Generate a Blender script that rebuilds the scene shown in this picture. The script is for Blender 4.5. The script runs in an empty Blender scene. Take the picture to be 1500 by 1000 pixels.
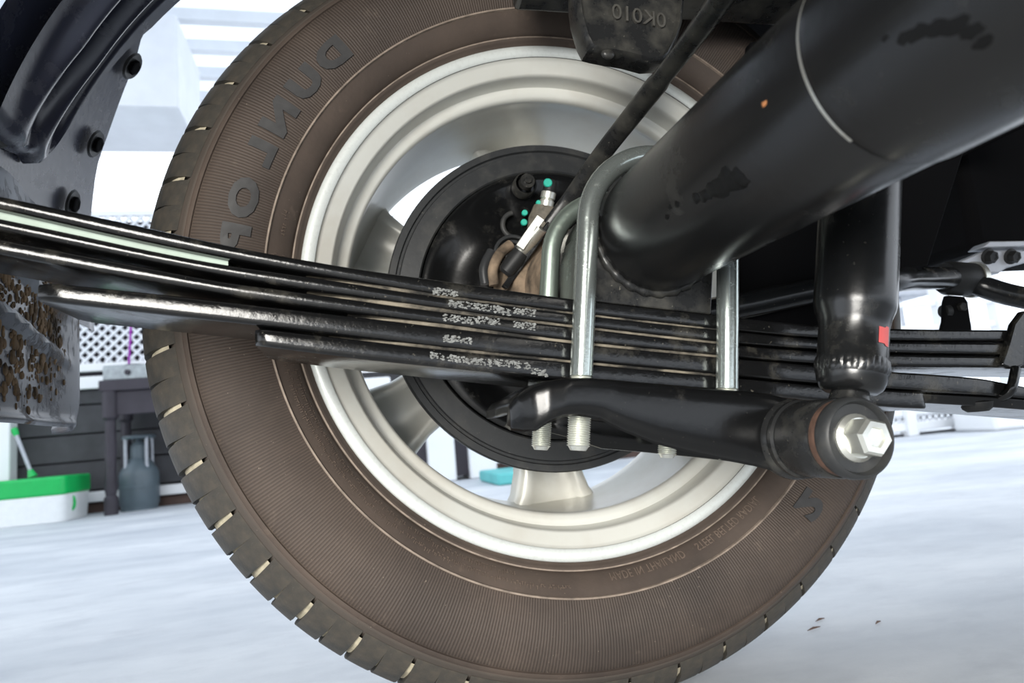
import bpy, bmesh, math, random
from mathutils import Vector, Matrix
random.seed(7)
S = bpy.context.scene
COL = S.collection
PI = math.pi
def rad(a): return a * PI / 180

# ------------------------------------------------------------------ camera
# World: wheel axle along Y (outboard = +Y), ground z = 0, wheel centre at (0, 0, H).
H = 0.3205
F = 1000.0                                     # focal length in pixels of the 1500 x 1000 frame
def nrm(v): return Vector(v).normalized()
VPX, VPY, SLOPE = 518.3, 654.8, -0.09          # axle vanishing point, tilt of the horizon
cy_ = nrm(((VPX - 750) / F, (VPY - 500) / F, 1))
d2_ = nrm(((VPX + 1000 - 750) / F, (VPY + 1000 * SLOPE - 500) / F, 1))
cx_ = nrm(d2_ - cy_ * d2_.dot(cy_))
cz_ = cx_.cross(cy_)
if cz_.y > 0: cz_ = -cz_
def c2w(v): return Vector((cx_.dot(v), cy_.dot(v), cz_.dot(v)))
WC = Vector(((838.7 - 750) / F, (425.5 - 500) / F, 1)) * 0.5413
CAM = Vector((0, 0, H)) - c2w(WC)
def ray(px, py): return c2w(Vector(((px - 750) / F, (py - 500) / F, 1)))
def at(px, py, Y):                              # point of the plane y = Y seen at a pixel
    d = ray(px, py); return CAM + d * ((Y - CAM.y) / d.y)
def atz(px, py, Z):
    d = ray(px, py); return CAM + d * ((Z - CAM.z) / d.z)
cam = bpy.data.cameras.new('camera'); camo = bpy.data.objects.new('camera', cam); COL.objects.link(camo)
r_, u_, f_ = c2w(Vector((1, 0, 0))), c2w(Vector((0, -1, 0))), c2w(Vector((0, 0, 1)))
camo.matrix_world = Matrix(((r_.x, u_.x, -f_.x, CAM.x), (r_.y, u_.y, -f_.y, CAM.y), (r_.z, u_.z, -f_.z, CAM.z), (0, 0, 0, 1)))
cam.sensor_width = 36; cam.lens = 36 * F / 1500; cam.clip_start = 0.01
cam.dof.use_dof = True; cam.dof.focus_distance = 0.43; cam.dof.aperture_fstop = 11
S.camera = camo

# ------------------------------------------------------------------ world and light
w = bpy.data.worlds.new('world'); S.world = w; w.use_nodes = True
bg = w.node_tree.nodes['Background']; bg.inputs[0].default_value = (0.86, 0.92, 1.0, 1); bg.inputs[1].default_value = 2.2
def area(name, loc, target, sx, sy, power, col=(1, 1, 1)):
    l = bpy.data.lights.new(name, 'AREA'); l.shape = 'RECTANGLE'; l.size = sx; l.size_y = sy; l.energy = power; l.color = col
    o = bpy.data.objects.new(name, l); COL.objects.link(o); o.location = loc
    o.rotation_euler = (Vector(target) - Vector(loc)).to_track_quat('-Z', 'Y').to_euler()
    return o
lamp = area('work_lamp', (-0.62, -1.25, 0.37), (0.04, 0.0, -0.03), 0.55, 0.5, 8.6, (1.0, 0.97, 0.91)); lamp.data.spread = rad(92)
S.view_settings.view_transform = 'Standard'; S.view_settings.look = 'None'
S.view_settings.exposure = 0.0; S.view_settings.gamma = 1; S.view_settings.use_curve_mapping = False

# ------------------------------------------------------------------ materials
class N:
    def __init__(s, name):
        s.m = bpy.data.materials.new(name); s.m.use_nodes = True; s.t = s.m.node_tree
        s.b = s.t.nodes['Principled BSDF']; s.tc = None
    def new(s, k, **kw):
        n = s.t.nodes.new(k)
        for a, v in kw.items(): setattr(n, a, v)
        return n
    def link(s, a, b): s.t.links.new(a, b)
    def coord(s):
        if not s.tc: s.tc = s.new('ShaderNodeTexCoord')
        return s.tc.outputs['Object']
    def noise(s, scale, detail=4, rough=0.55, stretch=None):
        n = s.new('ShaderNodeTexNoise'); n.inputs['Scale'].default_value = scale; n.inputs['Detail'].default_value = detail; n.inputs['Roughness'].default_value = rough
        if stretch:
            mp = s.new('ShaderNodeMapping'); mp.inputs['Scale'].default_value = stretch; s.link(s.coord(), mp.inputs[0]); s.link(mp.outputs[0], n.inputs['Vector'])
        else: s.link(s.coord(), n.inputs['Vector'])
        return n.outputs['Fac']
    def ramp(s, fac, p0, c0, p1, c1):
        r = s.new('ShaderNodeValToRGB'); e = r.color_ramp.elements
        e[0].position = p0; e[1].position = p1
        e[0].color = c0 if len(c0) == 4 else (*c0, 1); e[1].color = c1 if len(c1) == 4 else (*c1, 1)
        s.link(fac, r.inputs[0]); return r.outputs[0]
    def mix(s, fac, a, b, mode='MIX'):
        n = s.new('ShaderNodeMix', data_type='RGBA', blend_type=mode)
        if isinstance(fac, (int, float)): n.inputs[0].default_value = fac
        else: s.link(fac, n.inputs[0])
        for i, v in ((6, a), (7, b)):
            if isinstance(v, tuple): n.inputs[i].default_value = (*v, 1) if len(v) == 3 else v
            else: s.link(v, n.inputs[i])
        return n.outputs[2]
    def math(s, op, a, b=None, c=None):
        n = s.new('ShaderNodeMath', operation=op)
        for i, v in enumerate((a, b, c)):
            if v is None: continue
            if isinstance(v, (int, float)): n.inputs[i].default_value = v
            else: s.link(v, n.inputs[i])
        return n.outputs[0]
    def bump(s, height, strength, dist):
        n = s.new('ShaderNodeBump'); n.inputs['Strength'].default_value = strength; n.inputs['Distance'].default_value = dist
        s.link(height, n.inputs['Height']); s.link(n.outputs[0], s.b.inputs['Normal'])
    def set(s, col=None, rough=None, metal=None, spec=None, coat=None):
        for k, v in (('Base Color', col), ('Roughness', rough), ('Metallic', metal), ('Specular IOR Level', spec), ('Coat Weight', coat)):
            if v is None: continue
            if isinstance(v, tuple): s.b.inputs[k].default_value = (*v, 1)
            elif isinstance(v, (int, float)): s.b.inputs[k].default_value = v
            else: s.link(v, s.b.inputs[k])
        return s.m
MT = {}
def plain(name, col, rough=0.5, metal=0.0, var=0.12, scale=40, spec=None):
    n = N(name); f = n.noise(scale)
    c = n.mix(n.ramp(f, 0.3, (0, 0, 0), 0.7, (1, 1, 1)), tuple(v * (1 - var) for v in col), tuple(min(1, v * (1 + var)) for v in col))
    MT[name] = n.set(c, rough, metal, spec)
    return MT[name]
def black_paint(name, base=(0.012, 0.013, 0.014), dust=(0.16, 0.145, 0.115), amount=0.5, rough=0.24, speck=True, bump=0.15, spec=0.3):
    n = N(name)
    d = n.ramp(n.noise(38, 8, 0.65), 0.62 - 0.17 * amount, (0, 0, 0), 0.98, (0.75, 0.75, 0.75))
    col = n.mix(d, base, dust)
    if speck:
        s = n.ramp(n.noise(420, 2, 0.5), 0.70, (0, 0, 0), 0.78, (0.55 * amount,) * 3)
        col = n.mix(s, col, tuple(v * 1.8 for v in dust))
    rg = n.math('MULTIPLY_ADD', d, 0.5, rough)
    n.bump(n.noise(160, 5, 0.6), bump, 0.0008)
    MT[name] = n.set(col, rg, 0.0, spec)
    return MT[name]
black_paint('black_paint', amount=0.42, rough=0.2)
black_paint('spring_black', base=(0.006, 0.0062, 0.0065), amount=0.45, rough=0.17, bump=0.3, dust=(0.14, 0.13, 0.105), spec=0.5)
black_paint('tube_black', base=(0.008, 0.0082, 0.0085), amount=0.2, rough=0.25, bump=0.08, dust=(0.06, 0.058, 0.052), spec=0.55)
black_paint('dusty_black', base=(0.016, 0.0165, 0.017), amount=1.0, rough=0.27, dust=(0.15, 0.142, 0.118))
black_paint('drum_black', base=(0.028, 0.0295, 0.031), amount=0.75, rough=0.42, dust=(0.10, 0.095, 0.083), speck=True)
black_paint('plate_black', base=(0.005, 0.0052, 0.0055), amount=0.25, rough=0.2, bump=0.1, dust=(0.08, 0.075, 0.065), spec=0.4)
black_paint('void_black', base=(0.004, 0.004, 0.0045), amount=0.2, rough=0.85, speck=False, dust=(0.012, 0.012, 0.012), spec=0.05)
black_paint('liner_plastic', base=(0.030, 0.034, 0.054), amount=0.45, rough=0.25, dust=(0.10, 0.10, 0.115), speck=False, bump=0.12, spec=0.5)
black_paint('flap_plastic', base=(0.055, 0.06, 0.075), amount=0.8, rough=0.42, dust=(0.12, 0.105, 0.085), speck=False, bump=0.5)
black_paint('rubber_black', base=(0.014, 0.0145, 0.015), amount=0.5, rough=0.5, dust=(0.07, 0.065, 0.055))
black_paint('shock_black', base=(0.010, 0.0105, 0.011), amount=0.5, rough=0.24, bump=0.1, dust=(0.10, 0.095, 0.08), spec=0.6)
plain('mud', (0.17, 0.115, 0.065), 0.95, var=0.75, scale=60)
n = N('tar'); MT['tar'] = n.set((0.003, 0.003, 0.003), 0.45, 0.0, 0.25)
plain('dust_tan', (0.17, 0.125, 0.085), 0.92, var=0.75, scale=70)
plain('dusty_steel', (0.13, 0.115, 0.09), 0.7, var=0.5, scale=160)
plain('dried_dirt', (0.26, 0.23, 0.18), 0.9, var=0.75, scale=130)
plain('scuff_grey', (0.17, 0.175, 0.17), 0.75, var=0.5, scale=500)
n = N('joint_dirt')
d = n.ramp(n.noise(60, 7, 0.7, (0.5, 1, 1)), 0.40, (0, 0, 0), 0.62, (1, 1, 1))
MT['joint_dirt'] = n.set(n.mix(d, (0.02, 0.019, 0.017), (0.27, 0.235, 0.18)), 0.9)
plain('rust_brown', (0.085, 0.045, 0.03), 0.8, var=0.4, scale=180)
plain('rust_orange', (0.35, 0.14, 0.05), 0.85, var=0.4, scale=400)
plain('teal_paint', (0.02, 0.42, 0.31), 0.5, var=0.1)
plain('red_paint', (0.62, 0.09, 0.085), 0.5, var=0.08)
plain('white_paint', (0.82, 0.83, 0.84), 0.5, var=0.03, scale=6)
plain('pale_fence', (0.75, 0.77, 0.8), 0.6, var=0.05, scale=6)
plain('dark_board', (0.055, 0.055, 0.06), 0.75, var=0.25, scale=9)
plain('brown_board', (0.075, 0.045, 0.035), 0.75, var=0.25, scale=9)
plain('table_dark', (0.03, 0.025, 0.034), 0.6, var=0.2, scale=12)
plain('cylinder_grey', (0.09, 0.12, 0.14), 0.4, var=0.15, scale=8)
plain('green_plastic', (0.0, 0.42, 0.085), 0.4, var=0.05)
plain('pale_plastic', (0.78, 0.8, 0.8), 0.45, var=0.03)
plain('stove_steel', (0.32, 0.35, 0.36), 0.4, metal=0.6, var=0.2)
plain('purple_cord', (0.30, 0.01, 0.36), 0.5, var=0.05)
plain('teal_mat', (0.12, 0.50, 0.50), 0.6, var=0.1, scale=8)
plain('bracket_silver', (0.42, 0.44, 0.48), 0.45, metal=0.3, var=0.08)
plain('glass_dark', (0.02, 0.025, 0.03), 0.15, var=0.1)

def zinc(name, col, rough, dirt=(0.25, 0.25, 0.2), amt=0.5):
    n = N(name)
    d = n.ramp(n.noise(220, 7, 0.7), 0.55, (0, 0, 0), 0.8, (amt,) * 3)
    c = n.mix(d, col, dirt)
    n.bump(n.noise(500, 3, 0.6), 0.15, 0.0003)
    MT[name] = n.set(c, n.math('MULTIPLY_ADD', d, 0.5, rough), 0.85)
zinc('zinc', (0.46, 0.51, 0.49), 0.2, dirt=(0.2, 0.2, 0.17))
zinc('zinc_green', (0.36, 0.43, 0.38), 0.36, amt=0.7)
zinc('zinc_bright', (0.83, 0.84, 0.78), 0.3, amt=0.35)
zinc('clip_steel', (0.72, 0.72, 0.66), 0.35, amt=0.6)

# wheel alloy: pale painted silver with brake dust
n = N('rim_silver')
d = n.ramp(n.noise(14, 6, 0.6), 0.45, (0, 0, 0), 0.8, (0.5, 0.5, 0.5))
c = n.mix(d, (0.66, 0.66, 0.61), (0.46, 0.40, 0.32))
n.bump(n.noise(900, 2), 0.06, 0.0003)
MT['rim_silver'] = n.set(c, 0.36, 0.15)
n = N('rim_lip')
d = n.ramp(n.noise(300, 4, 0.6), 0.5, (0, 0, 0), 0.8, (0.5, 0.5, 0.5))
n.bump(n.noise(700, 3), 0.25, 0.0004)
MT['rim_lip'] = n.set(n.mix(d, (0.62, 0.65, 0.63), (0.45, 0.46, 0.44)), 0.42, 0.15)

# tyre rubber: dusty brown sidewall, fine radial ribs between two rings
n = N('tire_rubber')
sx = n.new('ShaderNodeSeparateXYZ'); n.link(n.coord(), sx.inputs[0])
X, Yc, Z = sx.outputs
th = n.math('ARCTAN2', Z, X)
rr = n.math('SQRT', n.math('ADD', n.math('MULTIPLY', X, X), n.math('MULTIPLY', Z, Z)))
rib = n.math('SINE', n.math('MULTIPLY', th, 760.0))
mask = n.math('MULTIPLY', n.math('GREATER_THAN', rr, 0.2305), n.math('LESS_THAN', rr, 0.2785))
ribm = n.math('MULTIPLY', n.math('MULTIPLY', rib, mask), 1.0)
d = n.ramp(n.noise(9, 6, 0.62), 0.32, (0, 0, 0), 0.72, (1, 1, 1))
c = n.mix(d, (0.046, 0.035, 0.029), (0.098, 0.073, 0.058))
d2 = n.ramp(n.noise(60, 6, 0.7), 0.62, (0, 0, 0), 0.85, (0.35, 0.35, 0.35))
c = n.mix(d2, c, (0.26, 0.20, 0.15))
gr = n.math('MULTIPLY', n.math('MULTIPLY_ADD', rib, -0.5, 0.5), mask)
c = n.mix(n.math('MULTIPLY', gr, 0.45), c, (0.02, 0.016, 0.014))
sh = n.math('GREATER_THAN', rr, 0.284)
c = n.mix(n.math('MULTIPLY', sh, 0.55), c, (0.075, 0.066, 0.056))
sp = n.ramp(n.noise(500, 2, 0.5), 0.74, (0, 0, 0), 0.8, (0.6, 0.6, 0.6))
c = n.mix(sp, c, (0.35, 0.29, 0.22))
hgt = n.math('ADD', n.math('MULTIPLY', ribm, 0.5), n.math('MULTIPLY', n.noise(300, 4, 0.6), 0.5))
n.bump(hgt, 0.55, 0.0006)
MT['tire_rubber'] = n.set(c, 0.68, 0.0, 0.35)
n = N('tread_rubber')
d = n.ramp(n.noise(45, 6, 0.65), 0.4, (0, 0, 0), 0.75, (1, 1, 1))
c = n.mix(d, (0.036, 0.035, 0.032), (0.085, 0.071, 0.054))
sp = n.ramp(n.noise(260, 4, 0.6), 0.66, (0, 0, 0), 0.8, (0.4, 0.4, 0.4))
c = n.mix(sp, c, (0.17, 0.16, 0.14))
n.bump(n.noise(350, 5, 0.6), 0.4, 0.0008)
MT['tread_rubber'] = n.set(c, 0.6, 0.0, 0.35)
plain('groove_dirt', (0.46, 0.41, 0.30), 0.9, var=0.3, scale=90)
plain('code_rubber', (0.055, 0.052, 0.045), 0.6, var=0.2, scale=200)
plain('letter_rubber', (0.032, 0.031, 0.031), 0.55, var=0.2, scale=150)
plain('mould_line', (0.22, 0.175, 0.14), 0.8, var=0.35, scale=120)
plain('bead_text', (0.12, 0.088, 0.068), 0.7, var=0.2, scale=100)

n = N('flap_mud')
st = n.ramp(n.noise(34, 9, 0.72, (1.0, 1.0, 0.45)), 0.50, (0, 0, 0), 0.62, (1, 1, 1))
br = n.ramp(n.noise(70, 6, 0.7), 0.35, (0.035, 0.026, 0.018), 0.75, (0.20, 0.125, 0.065))
low = n.ramp(n.noise(9, 4), 0.38, (0, 0, 0), 0.6, (1, 1, 1))
mk = n.math('MULTIPLY', st, low)
c = n.mix(mk, (0.06, 0.066, 0.082), br)
n.bump(n.math('MULTIPLY', st, n.noise(90, 6, 0.7)), 0.8, 0.002)
MT['flap_mud'] = n.set(c, n.math('MULTIPLY_ADD', mk, 0.55, 0.36), 0.0, 0.4)
# floor: pale trowelled concrete
n = N('floor_concrete')
d = n.ramp(n.noise(1.6, 8, 0.62, (1.0, 2.2, 1.0)), 0.34, (0, 0, 0), 0.7, (1, 1, 1))
c = n.mix(d, (0.44, 0.47, 0.51), (0.70, 0.72, 0.74))
d2 = n.ramp(n.noise(9, 9, 0.7, (1.0, 1.8, 1.0)), 0.5, (0, 0, 0), 0.78, (0.6, 0.6, 0.6))
c = n.mix(d2, c, (0.38, 0.40, 0.44))
sp = n.ramp(n.noise(170, 3, 0.6), 0.72, (0, 0, 0), 0.78, (0.5, 0.5, 0.5))
c = n.mix(sp, c, (0.30, 0.30, 0.29))
n.bump(n.noise(220, 5, 0.65), 0.3, 0.001)
MT['floor_concrete'] = n.set(c, 0.62)
n = N('roof_sheet')
tr = n.new('ShaderNodeBsdfTranslucent'); tr.inputs[0].default_value = (0.85, 0.9, 0.95, 1); mx = n.new('ShaderNodeMixShader'); mx.inputs[0].default_value = 0.55
n.link(n.b.outputs[0], mx.inputs[1]); n.link(tr.outputs[0], mx.inputs[2]); n.link(mx.outputs[0], n.t.nodes['Material Output'].inputs['Surface'])
MT['roof_sheet'] = n.set((0.90, 0.92, 0.94), 0.5)

# ------------------------------------------------------------------ mesh helpers
class MB:
    def __init__(s): s.v = []; s.f = []
    def add(s, vs, fs):
        o = len(s.v); s.v += [tuple(p) for p in vs]; s.f += [tuple(i + o for i in q) for q in fs]; return s
    def grid(s, rows, close_u=False, close_v=False):
        n, m = len(rows), len(rows[0]); vs = [p for r in rows for p in r]; fs = []
        for i in range(n if close_u else n - 1):
            for j in range(m if close_v else m - 1):
                a, b = i, (i + 1) % n; c, d = j, (j + 1) % m
                fs.append((a * m + c, b * m + c, b * m + d, a * m + d))
        return s.add(vs, fs)
    def lathe(s, prof, n=96, centre=(0, 0, 0), axis='Y', a0=0, a1=2 * PI):      # prof: (along axis, radius)
        full = abs(a1 - a0 - 2 * PI) < 1e-6; rows = []
        C = Vector(centre)
        for i in range(n if full else n + 1):
            a = a0 + (a1 - a0) * i / n; ca, sa = math.cos(a), math.sin(a); row = []
            for y, r in prof:
                p = {'Y': (r * ca, y, r * sa), 'Z': (r * ca, r * sa, y), 'X': (y, r * ca, r * sa)}[axis]
                row.append(C + Vector(p))
            rows.append(row)
        return s.grid(rows, close_u=full)
    def revolve(s, prof, p0, direction, n=32):           # lathe about an arbitrary axis, prof: (along, radius)
        d = Vector(direction).normalized(); a = d.orthogonal().normalized(); b = d.cross(a); p0 = Vector(p0); rows = []
        for i in range(n):
            t = 2 * PI * i / n; e = a * math.cos(t) + b * math.sin(t)
            rows.append([p0 + d * y + e * r for y, r in prof])
        return s.grid(rows, close_u=True)
    def tube(s, pts, r, n=16, cap=True, flat=1.0, up=None):
        pts = [Vector(p) for p in pts]; k = len(pts)
        rs = r if isinstance(r, (list, tuple)) else [r] * k
        rows = []; a = None
        for i, p in enumerate(pts):
            t = (pts[min(i + 1, k - 1)] - pts[max(i - 1, 0)]).normalized()
            if a is None: a = (Vector(up) - t * Vector(up).dot(t)).normalized() if up else t.orthogonal().normalized()
            else: a = (a - t * a.dot(t)).normalized()
            b = t.cross(a)
            rows.append([p + (a * math.cos(2 * PI * j / n) + b * math.sin(2 * PI * j / n) * flat) * rs[i] for j in range(n)])
        base = len(s.v); s.grid(rows, close_v=True)
        if cap:
            s.f.append(tuple(base + j for j in range(n))[::-1]); s.f.append(tuple(base + (k - 1) * n + j for j in range(n)))
        return s
    def box(s, lo, hi):
        (x0, y0, z0), (x1, y1, z1) = lo, hi
        vs = [(x0, y0, z0), (x1, y0, z0), (x1, y1, z0), (x0, y1, z0), (x0, y0, z1), (x1, y0, z1), (x1, y1, z1), (x0, y1, z1)]
        return s.add(vs, [(3, 2, 1, 0), (4, 5, 6, 7), (0, 1, 5, 4), (1, 2, 6, 5), (2, 3, 7, 6), (3, 0, 4, 7)])
    def obox(s, c, ex, ey, ez, hx, hy, hz):
        c, ex, ey, ez = Vector(c), nrm(ex), nrm(ey), nrm(ez)
        vs = [c + ex * hx * a + ey * hy * b + ez * hz * d for d in (-1, 1) for a, b in ((-1, -1), (1, -1), (1, 1), (-1, 1))]
        return s.add(vs, [(3, 2, 1, 0), (4, 5, 6, 7), (0, 1, 5, 4), (1, 2, 6, 5), (2, 3, 7, 6), (3, 0, 4, 7)])
    def prism(s, poly, off):                               # polygon of 3D points extruded by a vector
        k = len(poly); off = Vector(off); P0 = [Vector(p) for p in poly]
        return s.add(P0 + [p + off for p in P0], [tuple(range(k))[::-1], tuple(range(k, 2 * k))] + [(i, (i + 1) % k, k + (i + 1) % k, k + i) for i in range(k)])
    def ball(s, c, r, n=10, sc=(1, 1, 1)):
        rows = []
        for i in range(n):
            a = 2 * PI * i / n
            rows.append([Vector(c) + Vector((r * sc[0] * math.sin(PI * j / 6) * math.cos(a), r * sc[1] * math.sin(PI * j / 6) * math.sin(a), r * sc[2] * math.cos(PI * j / 6))) for j in range(7)])
        return s.grid(rows, close_u=True)
    def mesh(s, name, origin=(0, 0, 0), smooth=True, angle=38, fix=True):
        me = bpy.data.meshes.new(name); o = Vector(origin)
        me.from_pydata([tuple(Vector(p) - o) for p in s.v], [], s.f)
        if fix:
            bm = bmesh.new(); bm.from_mesh(me); bmesh.ops.remove_doubles(bm, verts=bm.verts, dist=1e-6)
            bmesh.ops.recalc_face_normals(bm, faces=bm.faces); bm.to_mesh(me); bm.free()
        if smooth:
            me.polygons.foreach_set('use_smooth', [True] * len(me.polygons)); me.set_sharp_from_angle(angle=rad(angle))
        me.update(); return me
    def build(s, name, mat, parent=None, origin=None, smooth=True, angle=38, bevel=0, seg=2, fix=True):
        if origin is None: origin = wloc(parent) if parent else (0, 0, 0)
        me = s.mesh(name, origin, smooth, angle, fix)
        me.materials.append(MT[mat])
        o = bpy.data.objects.new(name, me); COL.objects.link(o)
        put(o, origin, parent)
        if bevel:
            b = o.modifiers.new('bevel', 'BEVEL'); b.width = bevel; b.segments = seg; b.limit_method = 'ANGLE'; b.angle_limit = rad(30)
        return o
LOC = {}
def wloc(o): return LOC.get(o.name, Vector((0, 0, 0)))
def put(o, loc, parent=None):
    loc = Vector(loc); LOC[o.name] = loc
    if parent: o.parent = parent; o.location = loc - wloc(parent)
    else: o.location = loc
def tag(o, label, cat, group=None, kind=None):
    if label: o['label'] = label
    if cat: o['category'] = cat
    if group: o['group'] = group
    if kind: o['kind'] = kind
    return o
def thing(name, label, cat, loc, group=None):
    o = bpy.data.objects.new(name, None); COL.objects.link(o); o.empty_display_size = 0.05
    put(o, loc); return tag(o, label, cat, group)
def struct(o): o['kind'] = 'structure'; return o
def copy_part(o, name, loc, parent, rot=None):
    c = o.copy(); c.name = name; COL.objects.link(c); put(c, loc, parent)
    if rot: c.rotation_euler = rot
    return c
def lerp_tab(tab):                                          # smooth interpolation through (x, value) pairs, linear outside
    tab = sorted(tab); xs = [t[0] for t in tab]; ys = [t[1] for t in tab]; k = len(xs)
    ms = []
    for i in range(k):
        a, b = max(i - 1, 0), min(i + 1, k - 1); ms.append((ys[b] - ys[a]) / (xs[b] - xs[a]))
    def g(x):
        if x <= xs[0]: return ys[0] + ms[0] * (x - xs[0])
        if x >= xs[-1]: return ys[-1] + ms[-1] * (x - xs[-1])
        i = max(j for j in range(k - 1) if xs[j] <= x)
        h = xs[i + 1] - xs[i]; t = (x - xs[i]) / h
        return (2*t**3 - 3*t*t + 1) * ys[i] + (t**3 - 2*t*t + t) * h * ms[i] + (3*t*t - 2*t**3) * ys[i+1] + (t**3 - t*t) * h * ms[i+1]
    return g
def circ(c, r, n, ax=(1, 0, 0), ay=(0, 0, 1), a0=0, a1=2 * PI, end=False):
    c, ax, ay = Vector(c), Vector(ax), Vector(ay)
    return [c + ax * r * math.cos(a0 + (a1 - a0) * i / n) + ay * r * math.sin(a0 + (a1 - a0) * i / n) for i in range(n + (1 if end else 0))]
def spline(pts, n=12):
    pts = [Vector(p) for p in pts]; out = []
    for i in range(len(pts) - 1):
        p0, p1, p2, p3 = pts[max(i - 1, 0)], pts[i], pts[i + 1], pts[min(i + 2, len(pts) - 1)]
        for j in range(n):
            t = j / n
            out.append(0.5 * ((2 * p1) + (p2 - p0) * t + (2 * p0 - 5 * p1 + 4 * p2 - p3) * t * t + (3 * p1 - p0 - 3 * p2 + p3) * t ** 3))
    out.append(pts[-1]); return out
def hexbolt(c, d, r, h, flange=None):                        # flanged hexagon bolt head
    m = MB(); d = nrm(d); c = Vector(c)
    if flange: m.revolve([(0, 0), (0, flange), (h * 0.12, flange), (h * 0.25, r * 1.02), (h * 0.25, 0)], c, d, 28)
    a = d.orthogonal().normalized(); b = d.cross(a)
    ring = lambda y, q: [c + d * y + (a * math.cos(PI / 3 * i) + b * math.sin(PI / 3 * i)) * q for i in range(6)]
    m.grid([ring(0, r), ring(h * 0.86, r), ring(h, r * 0.86), ring(h * 0.98, r * 0.55), ring(h * 0.9, r * 0.5), ring(h * 0.9, 0.0001)], close_v=True)
    return m
def text_mesh(body, size, wrap, depth=0.0012, bold=0.0, space=1.0, cuts=1, align='LEFT'):
    cu = bpy.data.curves.new('txt', 'FONT'); cu.body = body; cu.size = size; cu.extrude = 0.5; cu.offset = bold; cu.resolution_u = 3
    cu.space_character = space; cu.align_x = align; cu.fill_mode = 'BOTH'
    ob = bpy.data.objects.new('txt', cu); COL.objects.link(ob)
    dg = bpy.context.evaluated_depsgraph_get(); me = bpy.data.meshes.new_from_object(ob.evaluated_get(dg))
    bpy.data.objects.remove(ob); bpy.data.curves.remove(cu)
    bm = bmesh.new(); bm.from_mesh(me); bmesh.ops.triangulate(bm, faces=bm.faces)
    if cuts: bmesh.ops.subdivide_edges(bm, edges=bm.edges, cuts=cuts)
    m = MB(); bm.verts.ensure_lookup_table()
    m.v = [tuple(wrap(v.co.x, v.co.y, v.co.z * 2 * depth)) for v in bm.verts]
    m.f = [tuple(v.index for v in f.verts) for f in bm.faces]
    bm.free(); bpy.data.meshes.remove(me)
    return m
# ================================================================== the setting
FLW = 12
m = MB(); m.box((-9, -7, -0.05), (9, 9, 0)); fl = struct(m.build('floor', 'floor_concrete'))
fl['label'] = 'pale trowelled concrete floor'

# ================================================================== wheel
WL = Vector((0, 0, H))
wheel = thing('wheel', 'dusty brown black tire on a pale silver alloy wheel resting on the concrete', 'wheel', (0, 0, 0))
# sidewall profile: axial y against radius
SW = [(0.006, 0.196), (-0.001, 0.2078), (-0.0045, 0.2098), (-0.0060, 0.2112), (-0.0062, 0.2122), (-0.0048, 0.2126), (-0.0048, 0.2134), (-0.0085, 0.2150), (-0.0130, 0.2190), (-0.0165, 0.2240), (-0.0185, 0.2280),
      (-0.0190, 0.2288), (-0.0200, 0.2290), (-0.0200, 0.2297), (-0.0190, 0.2300), (-0.0225, 0.2380), (-0.0248, 0.2470), (-0.0258, 0.2560), (-0.0250, 0.2650), (-0.0228, 0.2730), (-0.0205, 0.2785),
      (-0.0198, 0.2790), (-0.0210, 0.2796), (-0.0200, 0.2825), (-0.0185, 0.2832), (-0.0172, 0.2832), (-0.0168, 0.2850), (-0.0150, 0.2862), (-0.0120, 0.2895), (-0.0060, 0.2925), (0.000, 0.2965), (0.010, 0.3020), (0.020, 0.3060), (0.036, 0.3085)]
swr = lerp_tab([(r, y) for y, r in SW if r > 0.2134 and r not in (0.2290, 0.2297, 0.2796)])
half = SW + [(0.036, 0.3088), (0.041, 0.3088), (0.041, 0.3175), (0.068, 0.3185), (0.068, 0.311), (0.075, 0.311)]
full = half + [(0.150 - y, r) for y, r in reversed(half[:-1])]
m = MB(); m.lathe(full, 360, WL); tire = m.build('tire', 'tire_rubber', wheel, origin=WL, angle=50)
tire['label'] = 'dusty brown black rubber tire with fine radial ribs'
# mould rings that catch dust: two thin raised rings as sub-parts
for r0, r1 in ((0.2287, 0.2299), (0.2119, 0.2129)):
    m = MB(); y0 = -0.0206 if r0 > 0.22 else -0.0066; m.lathe([(y0 + 0.003, r0 - 0.0005), (y0, r0), (y0, r1), (y0 + 0.003, r1 + 0.0005)], 240, WL); m.build('mould_ring', 'mould_line', tire, origin=WL)
# shoulder tread blocks: 90, alternating long and short slits
PROF = [(-0.0125, 0.2892), (-0.0085, 0.2960), (-0.002, 0.3035), (0.006, 0.3098), (0.015, 0.3150), (0.025, 0.3183), (0.0335, 0.3196), (0.0365, 0.3190), (0.0372, 0.3110)]
NB = 92; STEP = 2 * PI / NB
def block(long_left):
    rows = []
    k = len(PROF)
    for i, (y, r) in enumerate(PROF):
        t = i / (k - 1); sk = 0.010 * (t - 0.3)
        gl = 0.0012 + 0.0058 * max(0.35, math.sin(PI * min(1, 0.12 + t * 0.88)))
        gs = 0.0 if t < 0.22 else 0.0048 * max(0.4 if t > 0.5 else 0, math.sin(PI * (t - 0.2) / 0.8))
        a0 = -STEP / 2 + (gl if long_left else gs); a1 = STEP / 2 - (gs if long_left else gl)
        row = []
        base = 0.0085 if 0 < i < k - 1 else 0.0004
        for j in range(6):
            if j == 0: a, q = a0, r - base
            elif j == 5: a, q = a1, r - base
            else: a, q = a0 + (a1 - a0) * (j - 1) / 3, r
            a += sk; row.append(Vector((q * math.cos(a), y, q * math.sin(a))))
        rows.append(row)
    return MB().grid(rows)
proto = []
for ll in (True, False):
    b = block(ll).build('tread_block', 'tread_rubber', tire, origin=(0, 0, 0), angle=45); put(b, WL, tire); proto.append(b)
for i in range(2, NB):
    copy_part(proto[i % 2], 'tread_block', WL, tire, (0, -i * STEP, 0))
proto[1].rotation_euler = (0, -STEP, 0)
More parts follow.
